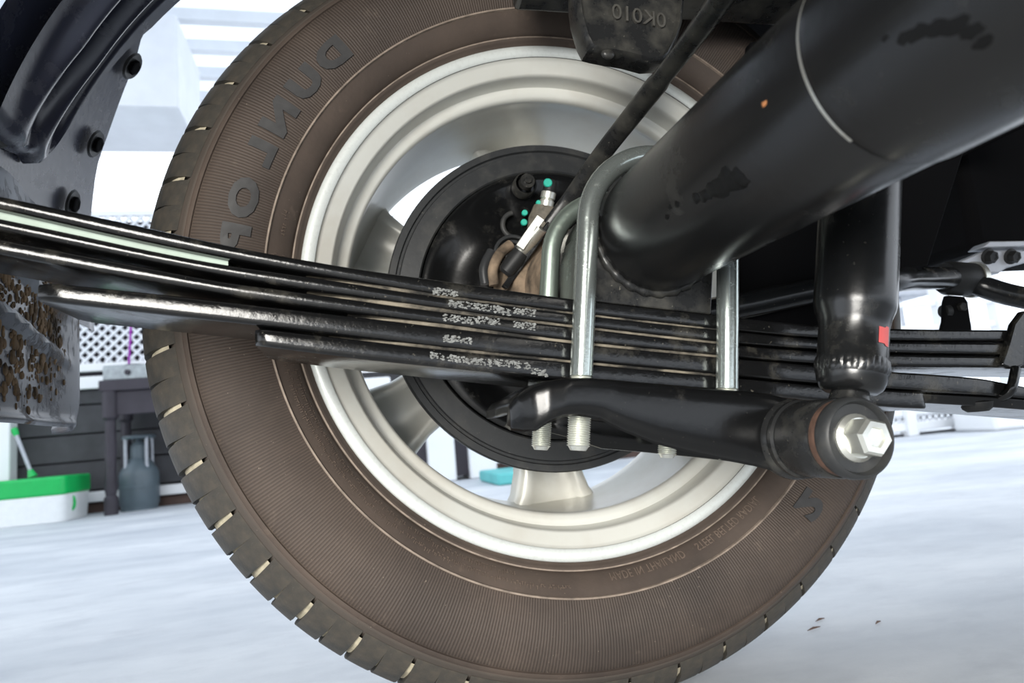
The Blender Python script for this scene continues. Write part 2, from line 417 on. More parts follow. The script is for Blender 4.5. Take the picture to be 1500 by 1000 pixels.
m = MB(); m.lathe([(-0.0085, 0.2942), (-0.002, 0.3002), (0.006, 0.3056), (0.015, 0.3104), (0.025, 0.3138), (0.0362, 0.3150)], 240, WL); m.build('groove_base', 'groove_dirt', tire, origin=WL)

def on_side(th0, r0, off=0.0006, flip=1):
    def g(u, v, d):
        r = r0 + v; th = th0 + u * flip / (r0 + 0.012)
        return WL + Vector((r * math.cos(th), swr(r) - off - d, r * math.sin(th)))
    return g
# large raised letters, mirrored as in the photograph: angles counter-clockwise
for ch, th in (('D', 131.4), ('U', 138.6), ('N', 145.8), ('L', 153.6), ('O', 160.6), ('P', 168.2)):
    text_mesh(ch, 0.0235, on_side(rad(th), 0.2412, 0.0, 1.5), depth=0.0010, bold=0.0014, cuts=2).build('raised_letter', 'letter_rubber', tire, origin=WL)
text_mesh('2', 0.0245, on_side(rad(-49.8), 0.2400, 0.0, 1.6), depth=0.0010, bold=0.0014, cuts=2).build('raised_letter', 'letter_rubber', tire, origin=WL)
def small(body, th, r, size, name='raised_text', sp=1.15, depth=0.0008):
    o = text_mesh(body, size, on_side(rad(th), r, 0.0), depth=depth, cuts=0, space=sp).build(name, 'bead_text', tire, origin=WL); return o
small('MADE IN THAILAND', -89.5, 0.2155, 0.0066, sp=1.08); small('STEEL BELTED RADIAL', -70.4, 0.2160, 0.0066, sp=1.05)
def worn_line(th0, th1, r0, h):                             # fine moulded lettering too worn to read: tiny raised strokes
    m = MB(); g = on_side(0, r0, 0.0); random.seed(int(th0 * 10)); u = rad(th0) * (r0 + 0.012); u1 = rad(th1) * (r0 + 0.012)
    while u < u1:
        wd = h * random.uniform(0.45, 0.7)
        for k in range(2):
            x0 = u + wd * random.choice((0, 0.35, 0.7)); y0 = random.choice((0, 0.5)) * h; x1, y1 = (x0 + wd * 0.28, y0 + h * random.uniform(0.5, 1)) if k else (u + wd, y0 + h * 0.2)
            m.add([g(p, q, d) for d in (-0.0004, 0.0007) for p, q in ((x0, y0), (x1, y0), (x1, y1), (x0, y1))], [(4, 5, 6, 7), (0, 1, 5, 4), (1, 2, 6, 5), (2, 3, 7, 6), (3, 0, 4, 7)])
        u += wd * 1.35 if random.random() > 0.13 else wd * 2.3
    tag(m.build('worn_lettering', 'bead_text', tire, origin=WL, smooth=False), None, None, kind='stuff')
worn_line(186, 262, 0.2210, 0.0026); worn_line(186, 252, 0.2160, 0.0026); worn_line(163.5, 168, 0.2195, 0.003); worn_line(171.5, 178, 0.2225, 0.0028); worn_line(171.5, 178, 0.2175, 0.0028)

# alloy rim seen from inside
RP = [(0.012, 0.1985), (0.004, 0.2066), (-0.001, 0.2074), (-0.0032, 0.2064), (-0.0038, 0.2030), (-0.0032, 0.1988), (-0.0018, 0.1976)]
m = MB(); m.lathe(RP, 240, WL); rim = m.build('rim_flange', 'rim_lip', wheel, origin=WL, angle=60)
RB = [(-0.0008, 0.1976), (0.0006, 0.1966), (0.0020, 0.1950), (0.0050, 0.1870), (0.0065, 0.1855), (0.010, 0.1853), (0.018, 0.1850), (0.0225, 0.1835), (0.0235, 0.1800), (0.0240, 0.1765), (0.0265, 0.1743), (0.031, 0.1738), (0.0345, 0.1752), (0.038, 0.1785), (0.045, 0.1800), (0.055, 0.1800), (0.09, 0.1795), (0.118, 0.178), (0.132, 0.174), (0.150, 0.1745), (0.153, 0.2), (0.150, 0.2066), (0.140, 0.1975), (0.12, 0.188), (0.04, 0.186), (0.014, 0.1955)]
m = MB(); m.lathe(RB, 240, WL); m.build('rim_barrel', 'rim_silver', wheel, origin=WL, angle=55)
m = MB(); m.lathe([(0.136, 0.0001), (0.136, 0.078), (0.140, 0.084), (0.150, 0.084), (0.154, 0.06), (0.154, 0.0001)], 96, WL); m.build('hub_face', 'rim_silver', wheel, origin=WL)
for k in range(6):
    a = rad(152 + 60 * k); er = Vector((math.cos(a), 0, math.sin(a))); et = Vector((-math.sin(a), 0, math.cos(a)))
    m = MB(); rows = []
    for r, wd, y in ((0.072, 0.034, 0.136), (0.095, 0.030, 0.130), (0.120, 0.029, 0.126), (0.145, 0.031, 0.124), (0.165, 0.037, 0.124), (0.178, 0.046, 0.126)):
        c = WL + er * r
        pts = [(-1.0, 0.155), (-1.0, y + 0.012), (-0.93, y + 0.003), (-0.82, y), (-0.60, y + 0.0005), (-0.52, y + 0.004), (0, y + 0.007), (0.52, y + 0.004), (0.60, y + 0.0005), (0.82, y), (0.93, y + 0.003), (1.0, y + 0.012), (1.0, 0.155)]
        rows.append([c + et * wd * q + Vector((0, yy, 0)) for q, yy in pts])
    m.grid(rows, close_v=True); m.build('spoke', 'rim_silver', wheel, origin=WL, angle=50)

# ================================================================== drum brake
brake = thing('drum_brake', 'black drum brake with dusty backing plate inside the silver wheel', 'drum brake', (0, 0.05, H))
BL = Vector((0, 0, H))
m = MB(); m.lathe([(0.13, 0.1), (0.13, 0.135), (0.07, 0.138), (0.058, 0.1435), (0.049, 0.1435), (0.047, 0.1425), (0.047, 0.1375), (0.0495, 0.1365), (0.0495, 0.1345), (0.047, 0.1335), (0.0455, 0.1185), (0.047, 0.1172)], 180, BL)
drum = m.build('drum', 'drum_black', brake, angle=40); drum['label'] = 'dark grey brake drum rim'
m = MB()
prof = [(0.056, 0.1172), (0.056, 0.1162), (0.044, 0.1160), (0.0425, 0.1135), (0.043, 0.108), (0.046, 0.101), (0.046, 0.088), (0.040, 0.074), (0.033, 0.066), (0.033, 0.030), (0.033, 0.001)]
rows = []
for i in range(180):
    a = 2 * PI * i / 180; row = []
    for y, r in prof:
        q = max(0, 1 - abs(r - 0.094) / 0.018)
        y2 = y - 0.009 * q * (0.5 + 0.5 * math.cos(a * 5 + 0.7)) ** 2
        row.append(BL + Vector((r * math.cos(a), y2, r * math.sin(a))))
    rows.append(row)
m.grid(rows, close_u=True); bp = m.build('backing_plate', 'plate_black', brake, angle=45); bp['label'] = 'glossy black backing plate with dents'
def bp_at(px, py, y=0.036): return at(px, py, y)
c = bp_at(768, 272, 0.036)
m = MB(); m.revolve([(0.012, 0.010), (0.002, 0.010), (0, 0.0088)], c + Vector((0, -0.006, 0)), (0, 1, 0), 20); m.revolve([(0.0, 0.0001), (0.0, 0.0062), (0.006, 0.0066)], c + Vector((0, -0.012, 0)), (0, 1, 0), 20); m.revolve([(0.0, 0.0001), (0.0, 0.003), (0.004, 0.003)], c + Vector((0, -0.0145, 0)), (0, 1, 0), 16)
m.build('wheel_cylinder_bolt', 'dusty_black', brake)
# wheel cylinder boss and bleed screw
a_, b_ = bp_at(790, 350, 0.022), bp_at(806, 272, 0.012)
m = MB(); m.tube([a_, a_.lerp(b_, 0.35), a_.lerp(b_, 0.6)], [0.011, 0.0125, 0.010], 18); m.build('cylinder_boss', 'dusty_steel', brake)
m = MB(); d_ = (b_ - a_).normalized(); p_ = a_.lerp(b_, 0.58)
m.revolve([(0, 0.0001), (0, 0.0062), (0.006, 0.0062), (0.007, 0.005), (0.008, 0.0062), (0.013, 0.0062), (0.014, 0.0045)], p_, d_, 18)
bs = m.build('bleed_screw', 'clip_steel', brake)
m = MB(); m.revolve([(0.012, 0.0045), (0.014, 0.0056), (0.021, 0.0052), (0.0235, 0.004), (0.0235, 0.0001)], p_, d_, 18); m.build('rubber_cap', 'rubber_black', brake)
for px, py, r, y in ((803, 267, 0.0036, 0.006), (789, 296, 0.0020, 0.014), (769, 311, 0.0026, 0.030), (768, 325, 0.0028, 0.030)):
    m = MB(); p = at(px, py, y); m.revolve([(0, 0.0001), (0, r * 0.8), (0.0006, r), (0.003, r)], p, (0.1, 1, 0.05), 12); m.build('paint_dot', 'teal_paint', brake)
# adjuster hump and dusty axle flange
m = MB(); c = bp_at(755, 330, 0.036); m.tube(circ(c, 0.011, 20, a0=rad(100), a1=rad(290), end=True), 0.0022, 10); m.build('adjuster_rim', 'drum_black', brake)
m = MB(); m.revolve([(0.05, 0.062), (0.006, 0.060), (-0.002, 0.058), (-0.004, 0.056), (-0.014, 0.055), (-0.016, 0.053), (-0.016, 0.051), (-0.028, 0.050), (-0.031, 0.047), (-0.032, 0.042), (-0.055, 0.041), (-0.075, 0.037)], BL + Vector((0.002, 0.028, 0)), (0, 1, 0), 96)
m.build('axle_flange', 'dust_tan', brake, angle=50)
m = MB()
for i, r in enumerate((0.0060, 0.0105, 0.015)):
    m.tube(circ(bp_at(752, 372, 0.016 + 0.003 * i), r, 28), 0.0017, 8, cap=False)
m.build('dust_boot', 'drum_black', brake)
for px, py, r in ((735, 382, 0.006), (742, 392, 0.005)):
    pass
m = MB(); m.tube(spline([bp_at(724, 418, 0.012), bp_at(722, 395, 0.012), bp_at(732, 372, 0.013), bp_at(748, 358, 0.015)], 6), 0.0042, 10); m.build('dirt_ridge', 'dust_tan', brake)
m = MB(); m.tube(spline([bp_at(711, 416, 0.014), bp_at(709, 392, 0.014), bp_at(720, 368, 0.016)], 6), 0.004, 10); m.build('dirt_ridge', 'drum_black', brake)

# ================================================================== axle housing
axle = thing('axle_housing', 'thick black axle tube with a weld seam running from the wheel toward the viewer', 'axle', (0, -0.2, H - 0.036))
TR = 0.0354
YW = -0.335
m = MB(); m.lathe([(-0.045, 0.0362), (-0.09, TR), (YW + 0.003, TR), (YW, TR - 0.0002)], 128, BL); m.build('axle_tube', 'tube_black', axle)
m = MB(); m.lathe([(YW - 0.0006, TR - 0.001), (YW - 0.0010, TR + 0.0004), (YW - 0.004, TR + 0.0007), (-0.8, TR + 0.0012), (-1.35, TR + 0.002)], 128, BL); m.build('axle_tube', 'tube_black', axle)
m = MB(); m.lathe([(YW + 0.0008, TR - 0.0006), (YW + 0.0003, TR + 0.0002), (YW - 0.0004, TR + 0.0003), (YW - 0.0010, TR + 0.0002)], 60, BL, 'Y', rad(110), rad(232)); m.build('weld_seam_highlight', 'clip_steel', axle)  # highlight on the weld ring coloured in as a bright steel arc
# saddle under the tube, weld bead round it
TL = rad(-8.7)                                             # the spring seat leans with the spring
E_ = Vector((math.cos(TL), 0, math.sin(TL))); U_ = Vector((-math.sin(TL), 0, math.cos(TL)))
YN, YF = -0.153, -0.093                                    # near and far face of the leaf spring
YU1, YU2 = -0.1600, -0.0860                                # planes of the two U-bolts
def sl(a, b, y): return Vector((0, y, H)) + E_ * a + U_ * b
m = MB(); poly = [sl(-0.036, 0.004, 0)]
poly += [Vector((0, 0, H)) + E_ * (TR * 0.99 * math.cos(t)) + U_ * (TR * 0.99 * math.sin(t)) for t in [PI + PI * i / 16 for i in range(17)]]
poly += [sl(0.036, 0.004, 0), sl(0.0385, -0.010, 0), sl(0.037, -0.0445, 0), sl(-0.037, -0.0445, 0), sl(-0.0385, -0.010, 0)]
m.prism([p + Vector((0, YN + 0.001, 0)) for p in poly], (0, 0.058, 0)); m.build('spring_saddle', 'dusty_black', axle, bevel=0.0015)
m = MB(); m.tube([Vector((0, YN, H)) + E_ * ((TR + 0.0006) * math.cos(t)) + U_ * ((TR + 0.0006) * math.sin(t)) for t in [PI * 0.96 + PI * 1.06 * i / 40 for i in range(41)]], [0.0026 + 0.0007 * math.sin(i * 2.1) for i in range(41)], 10); m.build('weld_bead', 'dusty_black', axle)
m = MB(); m.prism([at(836, 420, -0.075), at(842, 372, -0.075), at(858, 322, -0.075), at(880, 330, -0.075), at(880, 440, -0.075), at(836, 440, -0.075)], (0, 0.012, 0)); m.build('seat_gusset', 'dusty_black', axle, bevel=0.002)
# tar streak and oil patches on the tube: thin smears lying on the surface
def smear(pts, mat, name, h=0.0005):
    for px, py, rx in pts:
        # find the tube point seen at this pixel
        d = ray(px, py); o = CAM - Vector((0, 0, H))
        a = d.x ** 2 + d.z ** 2; b = 2 * (o.x * d.x + o.z * d.z); c = o.x ** 2 + o.z ** 2 - (TR + 0.0006) ** 2
        disc = b * b - 4 * a * c
        if disc <= 0: continue
        p = CAM + d * ((-b - math.sqrt(disc)) / (2 * a)); nn = nrm((p.x, 0, p.z - H)); t1 = Vector((0, 1, 0)); t2 = nn.cross(t1)
        yield p, nn, t1, t2, rx
def smear_obj(pts, mat, name, lab):
    m = MB(); random.seed(len(pts))
    for p, nn, t1, t2, rx in smear(pts, mat, name):
        k = 12; ring = []
        for i in range(k):
            a = 2 * PI * i / k; q = rx * random.uniform(0.7, 1.25)
            ring.append(p + t1 * q * 1.4 * math.cos(a) + t2 * q * math.sin(a) - nn * 0.0004 - nn * (q * math.sin(a)) ** 2 / (2 * TR))
        b = len(m.v); m.v += [tuple(v) for v in ring] + [tuple(p + nn * 0.0006)]
        m.f += [(b + i, b + (i + 1) % k, b + k) for i in range(k)]
    o = m.build(name, mat, axle, angle=80); o['label'] = lab
smear_obj([(1018, 291, .0022), (1030, 287, .003), (1043, 280, .0036), (1056, 274, .0042), (1068, 268, .005), (1078, 262, .004), (1062, 258, .003), (1088, 268, .0022), (990, 300, .0016), (980, 304, .0012), (976, 318, .0013)], 'tar', 'tar_streak', 'black tar streak stuck on the tube')
smear_obj([(1118, 152, .0010)], 'rust_orange', 'rust_speck', 'small orange rust speck')
smear_obj([(1325, 55, .0045), (1345, 48, .0055), (1370, 42, .006), (1400, 38, .006), (1425, 45, .005), (1440, 62, .004), (1298, 55, .002)], 'tar', 'oil_patch', 'dark oil patch on the tube')

# ================================================================== leaf spring
spring = thing('leaf_spring', 'glossy black leaf spring stack clamped under the axle tube', 'leaf spring', (0, -0.123, 0.235))
def tab(pts): return lerp_tab([(at(px, py, YN).x, at(px, py, YN).z) for px, py in pts])
B0 = tab([(0, 286), (100, 307), (220, 333), (344, 360), (486, 386), (640, 409), (844, 438), (1056, 462), (1192, 475), (1313, 481), (1479, 483)])
B1 = tab([(0, 305), (220, 354), (420, 393), (640, 430), (844, 457), (1056, 481), (1195, 494), (1310, 498), (1450, 499)])
B1b = tab([(0, 319), (100, 340), (220, 366), (320, 385), (420, 399), (640, 433), (844, 459.5), (1056, 483), (1195, 496), (1310, 500), (1450, 502)])
B2 = tab([(0, 337), (220, 382), (400, 415), (640, 450), (844, 476), (1056, 500), (1195, 511), (1310, 516), (1470, 519)])
B2b = tab([(0, 349), (100, 368), (220, 391), (320, 410), (420, 424), (640, 454.5), (844, 479), (1056, 503), (1195, 514), (1310, 519), (1470, 522)])
B3 = tab([(0, 372), (220, 412), (420, 444), (640, 473), (844, 499), (1056, 520), (1195, 532), (1310, 536), (1470, 538)])
B3b = tab([(52, 411), (220, 428), (420, 451), (640, 477), (844, 502.5), (1056, 523), (1195, 535), (1304, 544), (1353, 547), (1437, 554), (1480, 562)])
B4 = tab([(50, 439), (220, 458), (372, 475), (640, 507), (844, 528), (1056, 548), (1195, 561), (1304, 569), (1434, 578), (1480, 582)])
B4b = tab([(372, 479), (640, 510), (844, 531), (1056, 551), (1195, 564), (1304, 571), (1370, 575)])
B5 = tab([(380, 506), (520, 524), (640, 537), (794, 553), (844, 557), (1056, 573), (1195, 586), (1304, 596), (1370, 599)])
def leaf(top, bot, x0, x1, n=90, round0=False, round1=False):
    m = MB(); rows = []
    for i in range(n + 1):
        x = x0 + (x1 - x0) * i / n; zt, zb = top(x), bot(x); h = zt - zb; r = min(h * 0.44, 0.0030 - 0.0014 * min(1, max(0, (x + 0.16) / 0.08)))
        e = 0.0
        if round0: e = max(e, 1 - (x - x0) / 0.006)
        if round1: e = max(e, 1 - (x1 - x) / 0.006)
        e = max(0.0, min(1.0, e)); sh = 1 - math.sqrt(max(0, 1 - e * e)); yn, yf = YN + sh * 0.004, YF - sh * 0.004
        cz = (zt + zb) / 2; zt, zb = cz + h / 2 * (1 - sh * 0.08), cz - h / 2 * (1 - sh * 0.08)
        sec = []
        for (yc, zc, a0) in ((yn + r, zb + r, 180), (yf - r, zb + r, 270), (yf - r, zt - r, 0), (yn + r, zt - r, 90)):
            for k in range(5):
                a = rad(a0 + 22.5 * k); sec.append(Vector((x, yc + r * math.cos(a), zc + r * math.sin(a))))
        rows.append(sec)
    m.grid(rows, close_v=True); b = (n) * 20
    m.f.append(tuple(range(20))); m.f.append(tuple(b + j for j in range(20))[::-1])
    return m
XL, XR = -0.62, 0.40
XA = at(50, 425, YN).x; XB = at(372, 490, YN).x; XC = at(1362, 585, YN).x; XD = at(1478, 565, YN).x
for tp, bt, x0, x1, a, b in ((B0, B1, XL, XR, 0, 0), (B1b, B2, XL, XR, 0, 0), (B2b, B3, -0.50, XR - 0.02, 0, 0), (B3b, B4, XA, XR - 0.02, 1, 0), (B4b, B5, XB, XC, 1, 1)):
    leaf(tp, bt, x0, x1, 110, a, b).build('leaf', 'spring_black', spring, angle=50)
# dried dirt packed in the joints between the leaves
for tp, bt, x0, x1 in ((B1, B1b, -0.195, 0.042), (B2, B2b, -0.195, 0.040), (B3, B3b, -0.175, 0.038), (B4, B4b, -0.185, 0.036)):
    m = MB(); rows = []
    for i in range(61):
        x = x0 + (x1 - x0) * i / 60; q = 0.012 * (1 - min(1, i / 14)) ** 2; rows.append([Vector((x, YN + 0.0026 + q, tp(x) + 0.0012)), Vector((x, YN + 0.0011 + q + 0.0004 * math.sin(i * 1.7), (tp(x) + bt(x)) / 2)), Vector((x, YN + 0.0026 + q, bt(x) - 0.0012))])
    m.grid(rows); m.build('joint_dirt', 'joint_dirt', spring)
# pale green strip filling the gap between the top leaves on the left
m = MB(); x0, x1 = XL, at(330, 380, YN).x; rows = []
for i in range(41):
    x = x0 + (x1 - x0) * i / 40; rows.append([Vector((x, y, z)) for y, z in ((YN + 0.008, B1(x)), (YN + 0.008, B1b(x)), (YF - 0.006, B1b(x)), (YF - 0.006, B1(x)))])
plain('gap_green', (0.36, 0.44, 0.38), 0.6, var=0.1, scale=80)
m.grid(rows, close_v=True); m.build('leaf_gap_strip', 'gap_green', spring)
# scuffed paint marks along the leaves
scuffs = [(652, 428, 18), (683, 447, 26), (722, 452, 16), (676, 468, 26), (715, 470, 18), (668, 497, 22), (735, 456, 12), (768, 457, 16), (768, 477, 16), (690, 528, 34), (640, 521, 10), (750, 533, 26), (790, 545, 12), (505, 445, 0)]
for px, py, hw in scuffs:
    if not hw: continue
    m = MB(); random.seed(px)
    for k in range(int(hw * 4)):
        x = px + random.uniform(-hw, hw); y = py + random.uniform(-5, 5) + (x - px) * 0.12
        p = at(x, y, YN - 0.0002); m.ball(p, random.uniform(0.0002, 0.0006), 5, (1.5, 0.35, 0.8))
    tag(m.build('paint_scuff', 'scuff_grey', spring), None, None, kind='stuff')
# rebound clip at the right with its rivet
m = MB()
P = [at(1500, 455, YN - 0.004), at(1486, 474, YN - 0.004), at(1479, 500, YN - 0.004), at(1468, 534, YN - 0.004), at(1483, 540, YN - 0.004), at(1500, 535, YN - 0.004), at(1512, 455, YN - 0.004)]
m.prism(P, (0, 0.005, 0)); clip = m.build('rebound_clip', 'spring_black', spring, bevel=0.001)
m = MB(); m.tube(spline([at(1488, 540, YN - 0.003), at(1484, 560, YN - 0.004), at(1478, 575, YN - 0.003), at(1462, 584, YN + 0.004)], 6), 0.0042, 12, flat=0.7); m.build('clip_hook', 'spring_black', spring)
m = MB(); zc = at(1420, 590, YN).z; xa, xb = at(1358, 590, YN).x, XR
rows = []
for i in range(25):
    x = xa + (xb - xa) * i / 24; t = min(1, i / 6); zz = B4(x) - 0.0005
    rows.append([Vector((x, y, z)) for y, z in ((YN + 0.010 * (1 - t), zz), (YN + 0.012 * (1 - t) + 0.001, zz - 0.0055 - 0.001 * t), (YF - 0.002, zz - 0.0065), (YF, zz))])
m.grid(rows, close_v=True); m.build('clip_plate', 'spring_black', spring, bevel=0.0008)
m = MB(); c = at(1432, 598, (YN + YF) / 2 - 0.02); m.revolve([(0, 0.0001), (0, 0.006), (0.002, 0.0085), (0.006, 0.0095)], c - Vector((0, 0, 0.002)), (0, 0, 1), 20); m.build('rivet', 'rubber_black', spring)

# ================================================================== U-bolts
def ubolt(y, mat, label, legs=0.1135, sep=0.0428, r=0.0062):
    t = thing('u_bolt', label, 'u-bolt', sl(0, -legs, y), 'u-bolts over the axle tube')
    TH = 0.088                                             # thread starts
    pts = [sl(-sep, -TH, y), sl(-sep, -0.05, y), sl(-sep, -0.02, y)] + [Vector((0, y, H)) + E_ * (sep * math.cos(a)) + U_ * (sep * math.sin(a)) for a in [PI - PI * i / 28 for i in range(29)]] + [sl(sep, -0.02, y), sl(sep, -0.05, y), sl(sep, -TH, y)]
    m = MB(); m.tube(pts, r, 24, up=(0, 1, 0)); m.build('bow', mat, t)
    for s in (-1, 1):
        prof = []; k = int((legs + 0.012 - TH) / 0.0012)
        for i in range(k):
            prof += [(i * 0.0012, r * 0.86), (i * 0.0012 + 0.0006, r)]
        prof += [(k * 0.0012, r * 0.86), (k * 0.0012 + 0.002, r * 0.66), (k * 0.0012 + 0.002, 0.0001)]
        m = MB(); m.revolve(prof, sl(s * sep, -TH, y), -U_, 28); m.build('threaded_end', 'zinc_bright', t, angle=20)
        hx = MB(); c = sl(s * sep, -0.0965, y)
        ring = lambda b, q: [c + U_ * b + (E_ * math.cos(PI / 3 * i) + Vector((0, 1, 0)) * math.sin(PI / 3 * i)) * q for i in range(6)]
        hx.grid([ring(-0.004, r), ring(-0.004, 0.0095), ring(0.004, 0.0105), ring(0.005, 0.0105), ring(0.005, r)], close_v=True); hx.build('nut', 'zinc_bright', t)
    return t
ubolt(YU1, 'zinc', 'bright zinc u-bolt whose legs pass in front of the leaf spring')
ubolt(YU2, 'zinc_green', 'dull greenish u-bolt hooked over the tube behind the leaf spring')

# ================================================================== clamp plate
plate = thing('clamp_plate', 'black pressed steel clamp plate bolted under the leaf spring', 'plate', sl(0, -0.1, -0.13))
cols = [((741, 606), (741, 624), -.158), ((744, 592), (750, 630), -.164), ((757, 577), (768, 632), -.170), ((778, 564), (787, 631), -.175), ((800, 556.5), (804, 620), -.178), ((830, 552.5), (826, 611), -.179), ((862, 552), (850, 609), -.179), ((900, 555), (880, 613), -.179), ((940, 559), (915, 631), -.179), ((980, 562), (960, 649), -.179), ((1020, 566), (1010, 662), -.179), ((1080, 571), (1060, 673), -.179), ((1125, 575), (1110, 683), -.179), ((1155, 583), (1150, 693), -.180), ((1180, 597), (1180, 701), -.182)]
rows = []
dense = []
for i in range(len(cols) - 1):
    for j in range(4):
        t = j / 4; a, b = cols[i], cols[i + 1]
        dense.append(((a[0][0] * (1 - t) + b[0][0] * t, a[0][1] * (1 - t) + b[0][1] * t), (a[1][0] * (1 - t) + b[1][0] * t, a[1][1] * (1 - t) + b[1][1] * t), a[2] * (1 - t) + b[2] * t))
dense.append(cols[-1])
for (tx, ty), (bx, by), y in dense:
    T = at(tx, ty, y + 0.003); Bt = at(bx, by, y)
    top = T.z; g = []
    zb = Bt.z
    for yy, zz, s in ((YF - 0.008, top - 0.0015, 0), (-0.13, top - 0.0005, 0), (y + 0.012, top, 0), (y + 0.004, top - 0.0003, 0), (y + 0.001, top - 0.0017, .03), (y + 0.0001, top - 0.0040, .09)):
        g.append(Vector((T.x + (Bt.x - T.x) * s, yy, zz if top - zz < 0.001 or (top - zb) > 0.02 else top - (top - zz) * (top - zb) / 0.03)))
    for k in range(1, 7):
        s = k / 6; z0 = g[5].z
        g.append(Vector((T.x + (Bt.x - T.x) * (0.09 + 0.91 * s), y - 0.0003 * math.sin(PI * s) + (0.003 * max(0, s - 0.8) / 0.2), z0 + (zb - z0) * s)))
    rows.append(g)
m = MB(); m.grid(rows); o = m.build('near_flange', 'plate_black', plate, angle=60); md = o.modifiers.new('thick', 'SOLIDIFY'); md.thickness = 0.0035; md.offset = -1
m = MB(); rows = []
for tx, ty, by in ((782, 600, 628), (830, 606, 640), (880, 612, 657), (950, 622, 663), (1020, 632, 670), (1080, 640, 677), (1135, 650, 684)):
    T = at(tx, ty, -0.068); Bt = at(tx, by, -0.066); rows.append([Vector((T.x, -0.10, T.z)), T, Vector((Bt.x, -0.065, (T.z + Bt.z) / 2)), Bt])
m.grid(rows); o = m.build('far_flange', 'plate_black', plate, angle=60); md = o.modifiers.new('thick', 'SOLIDIFY'); md.thickness = 0.0035

# ================================================================== shock absorber
EX = at(1262, 641, -0.228)                                  # centre of the front of the lower eye
eye = Vector((EX.x, 0, EX.z)); RE = 0.0196
shock = thing('shock_absorber', 'black shock absorber with a red paint mark and an eye bolted to the clamp plate', 'shock absorber', (EX.x, -0.2, EX.z - RE))
SB = at(1246, 575, -0.200); ST = at(1257, 330, -0.200); sd = (ST - SB).normalized()
m = MB(); m.revolve([(0.0, 0.0001), (0.0, 0.0125), (0.002, 0.0150), (0.006, 0.0168), (0.010, 0.0174), (0.011, 0.0174), (0.0165, 0.0174), (0.017, 0.0170), (0.034, 0.0170), (0.038, 0.0176), (0.0435, 0.0196), (0.048, 0.0203), (0.06, 0.0203), (0.22, 0.0203)], SB, sd, 64); body = m.build('damper_body', 'shock_black', shock, angle=60)
m = MB()
a_ = sd.orthogonal().normalized(); b_ = sd.cross(a_)
for i in range(30):                                        # scalloped weld bead
    a = 2 * PI * i / 30; e = a_ * math.cos(a) + b_ * math.sin(a); tt = sd.cross(e)
    c = SB + sd * 0.0135 + e * 0.0170; rows = []
    for k in range(7):
        q = -1 + 2 * k / 6; rows.append([c + sd * 0.0042 * q + tt * (0.0024 * p) + e * (0.0013 * math.sqrt(max(0, 1 - q * q)) * (1 - abs(p)) + 0.0003) for p in (-1, -.4, .3, 1)])
    m.grid(rows)
m.build('weld_bead', 'shock_black', body, angle=30)
# red paint mark on the body
m = MB(); rows = []
cdir = nrm(CAM - (SB + sd * 0.025)); cr = sd.cross(cdir).normalized()
cdir = cr.cross(sd).normalized()
for i in range(7):
    t = rad(42 + 27 * i / 6) ; rows.append([SB + sd * (0.0245 + 0.0082 * k / 4 + (0.002 if i > 3 else 0.0) * (k - 2) / 4) + (cdir * math.cos(t) + cr * math.sin(t)) * 0.01722 for k in range(5)])
PR = MB().grid(rows); pm = PR.build('paint_mark', 'red_paint', body)
pm.name = 'paint_mark'
m = MB(); m.tube([SB + sd * 0.003, Vector((SB.x - 0.002, -0.200, EX.z + RE * 0.8))], [0.0085, 0.0105], 20); m.build('neck', 'dusty_black', shock)
def ring(prof, name, mat, ang=40): return MB().revolve(prof, eye, (0, 1, 0), 72).build(name, mat, shock, angle=ang)
ring([(-0.172, 0.010), (-0.172, 0.0205), (-0.176, 0.0216), (-0.180, 0.0212), (-0.182, 0.0198), (-0.184, 0.0205), (-0.1865, 0.0205), (-0.188, 0.0190)], 'mount_collar', 'dusty_black')
ring([(-0.186, 0.012), (-0.187, 0.0192), (-0.190, 0.0196), (-0.213, 0.0196), (-0.2145, 0.0190), (-0.2145, 0.012)], 'eye_sleeve', 'dusty_black')
ring([(-0.2135, 0.012), (-0.214, 0.0183), (-0.216, 0.0186), (-0.2195, 0.0186), (-0.2205, 0.018), (-0.2205, 0.01)], 'bushing', 'rust_brown')
ring([(-0.2195, 0.012), (-0.2198, 0.0190), (-0.2215, 0.0196), (-0.2255, 0.0194), (-0.2275, 0.0184), (-0.2280, 0.0174), (-0.2270, 0.0168), (-0.2245, 0.0160), (-0.2240, 0.0080), (-0.2240, 0.0001)], 'cup_washer', 'drum_black')
hexbolt(eye + Vector((0, -0.2236, 0)), (0.02, -1, 0), 0.0092, 0.0140, 0.0114).build('eye_bolt', 'zinc_bright', shock, angle=25)

# ================================================================== brake hose strip and cable end
cab = thing('brake_cable', 'long black brake cable strip running down to the brake backing plate', 'cable', at(742, 422, 0.0))
pts = spline([at(1075, -30, -0.27), at(1040, 22, -0.235), at(990, 88, -0.18), at(935, 158, -0.12), at(880, 228, -0.065), at(838, 288, -0.03), at(806, 331, -0.018)], 8)
m = MB(); m.tube(pts, [0.0058] * 20 + [0.0068] * (len(pts) - 20), 20, flat=0.5, up=(0.75, -0.25, -0.5)); m.build('cable_sheath', 'dusty_black', cab)
m = MB(); p0, p1 = at(808, 330, -0.019), at(742, 424, 0.004); dd = (p1 - p0).normalized(); sd2 = dd.cross(Vector((0, 1, 0))).normalized()
m.obox((p0 + p1) / 2 + sd2 * -0.002, dd, Vector((0, 1, 0)), sd2, (p1 - p0).length / 2, 0.003, 0.0026); m.build('cable_bar', 'spring_black', cab, bevel=0.0008)
m = MB(); a1, a2 = at(793, 334, -0.02), at(764, 370, -0.006); m.tube([a1, a1.lerp(a2, .5), a2], [0.0062, 0.0068, 0.0066], 14, flat=0.75); m.build('steel_ferrule', 'clip_steel', cab)
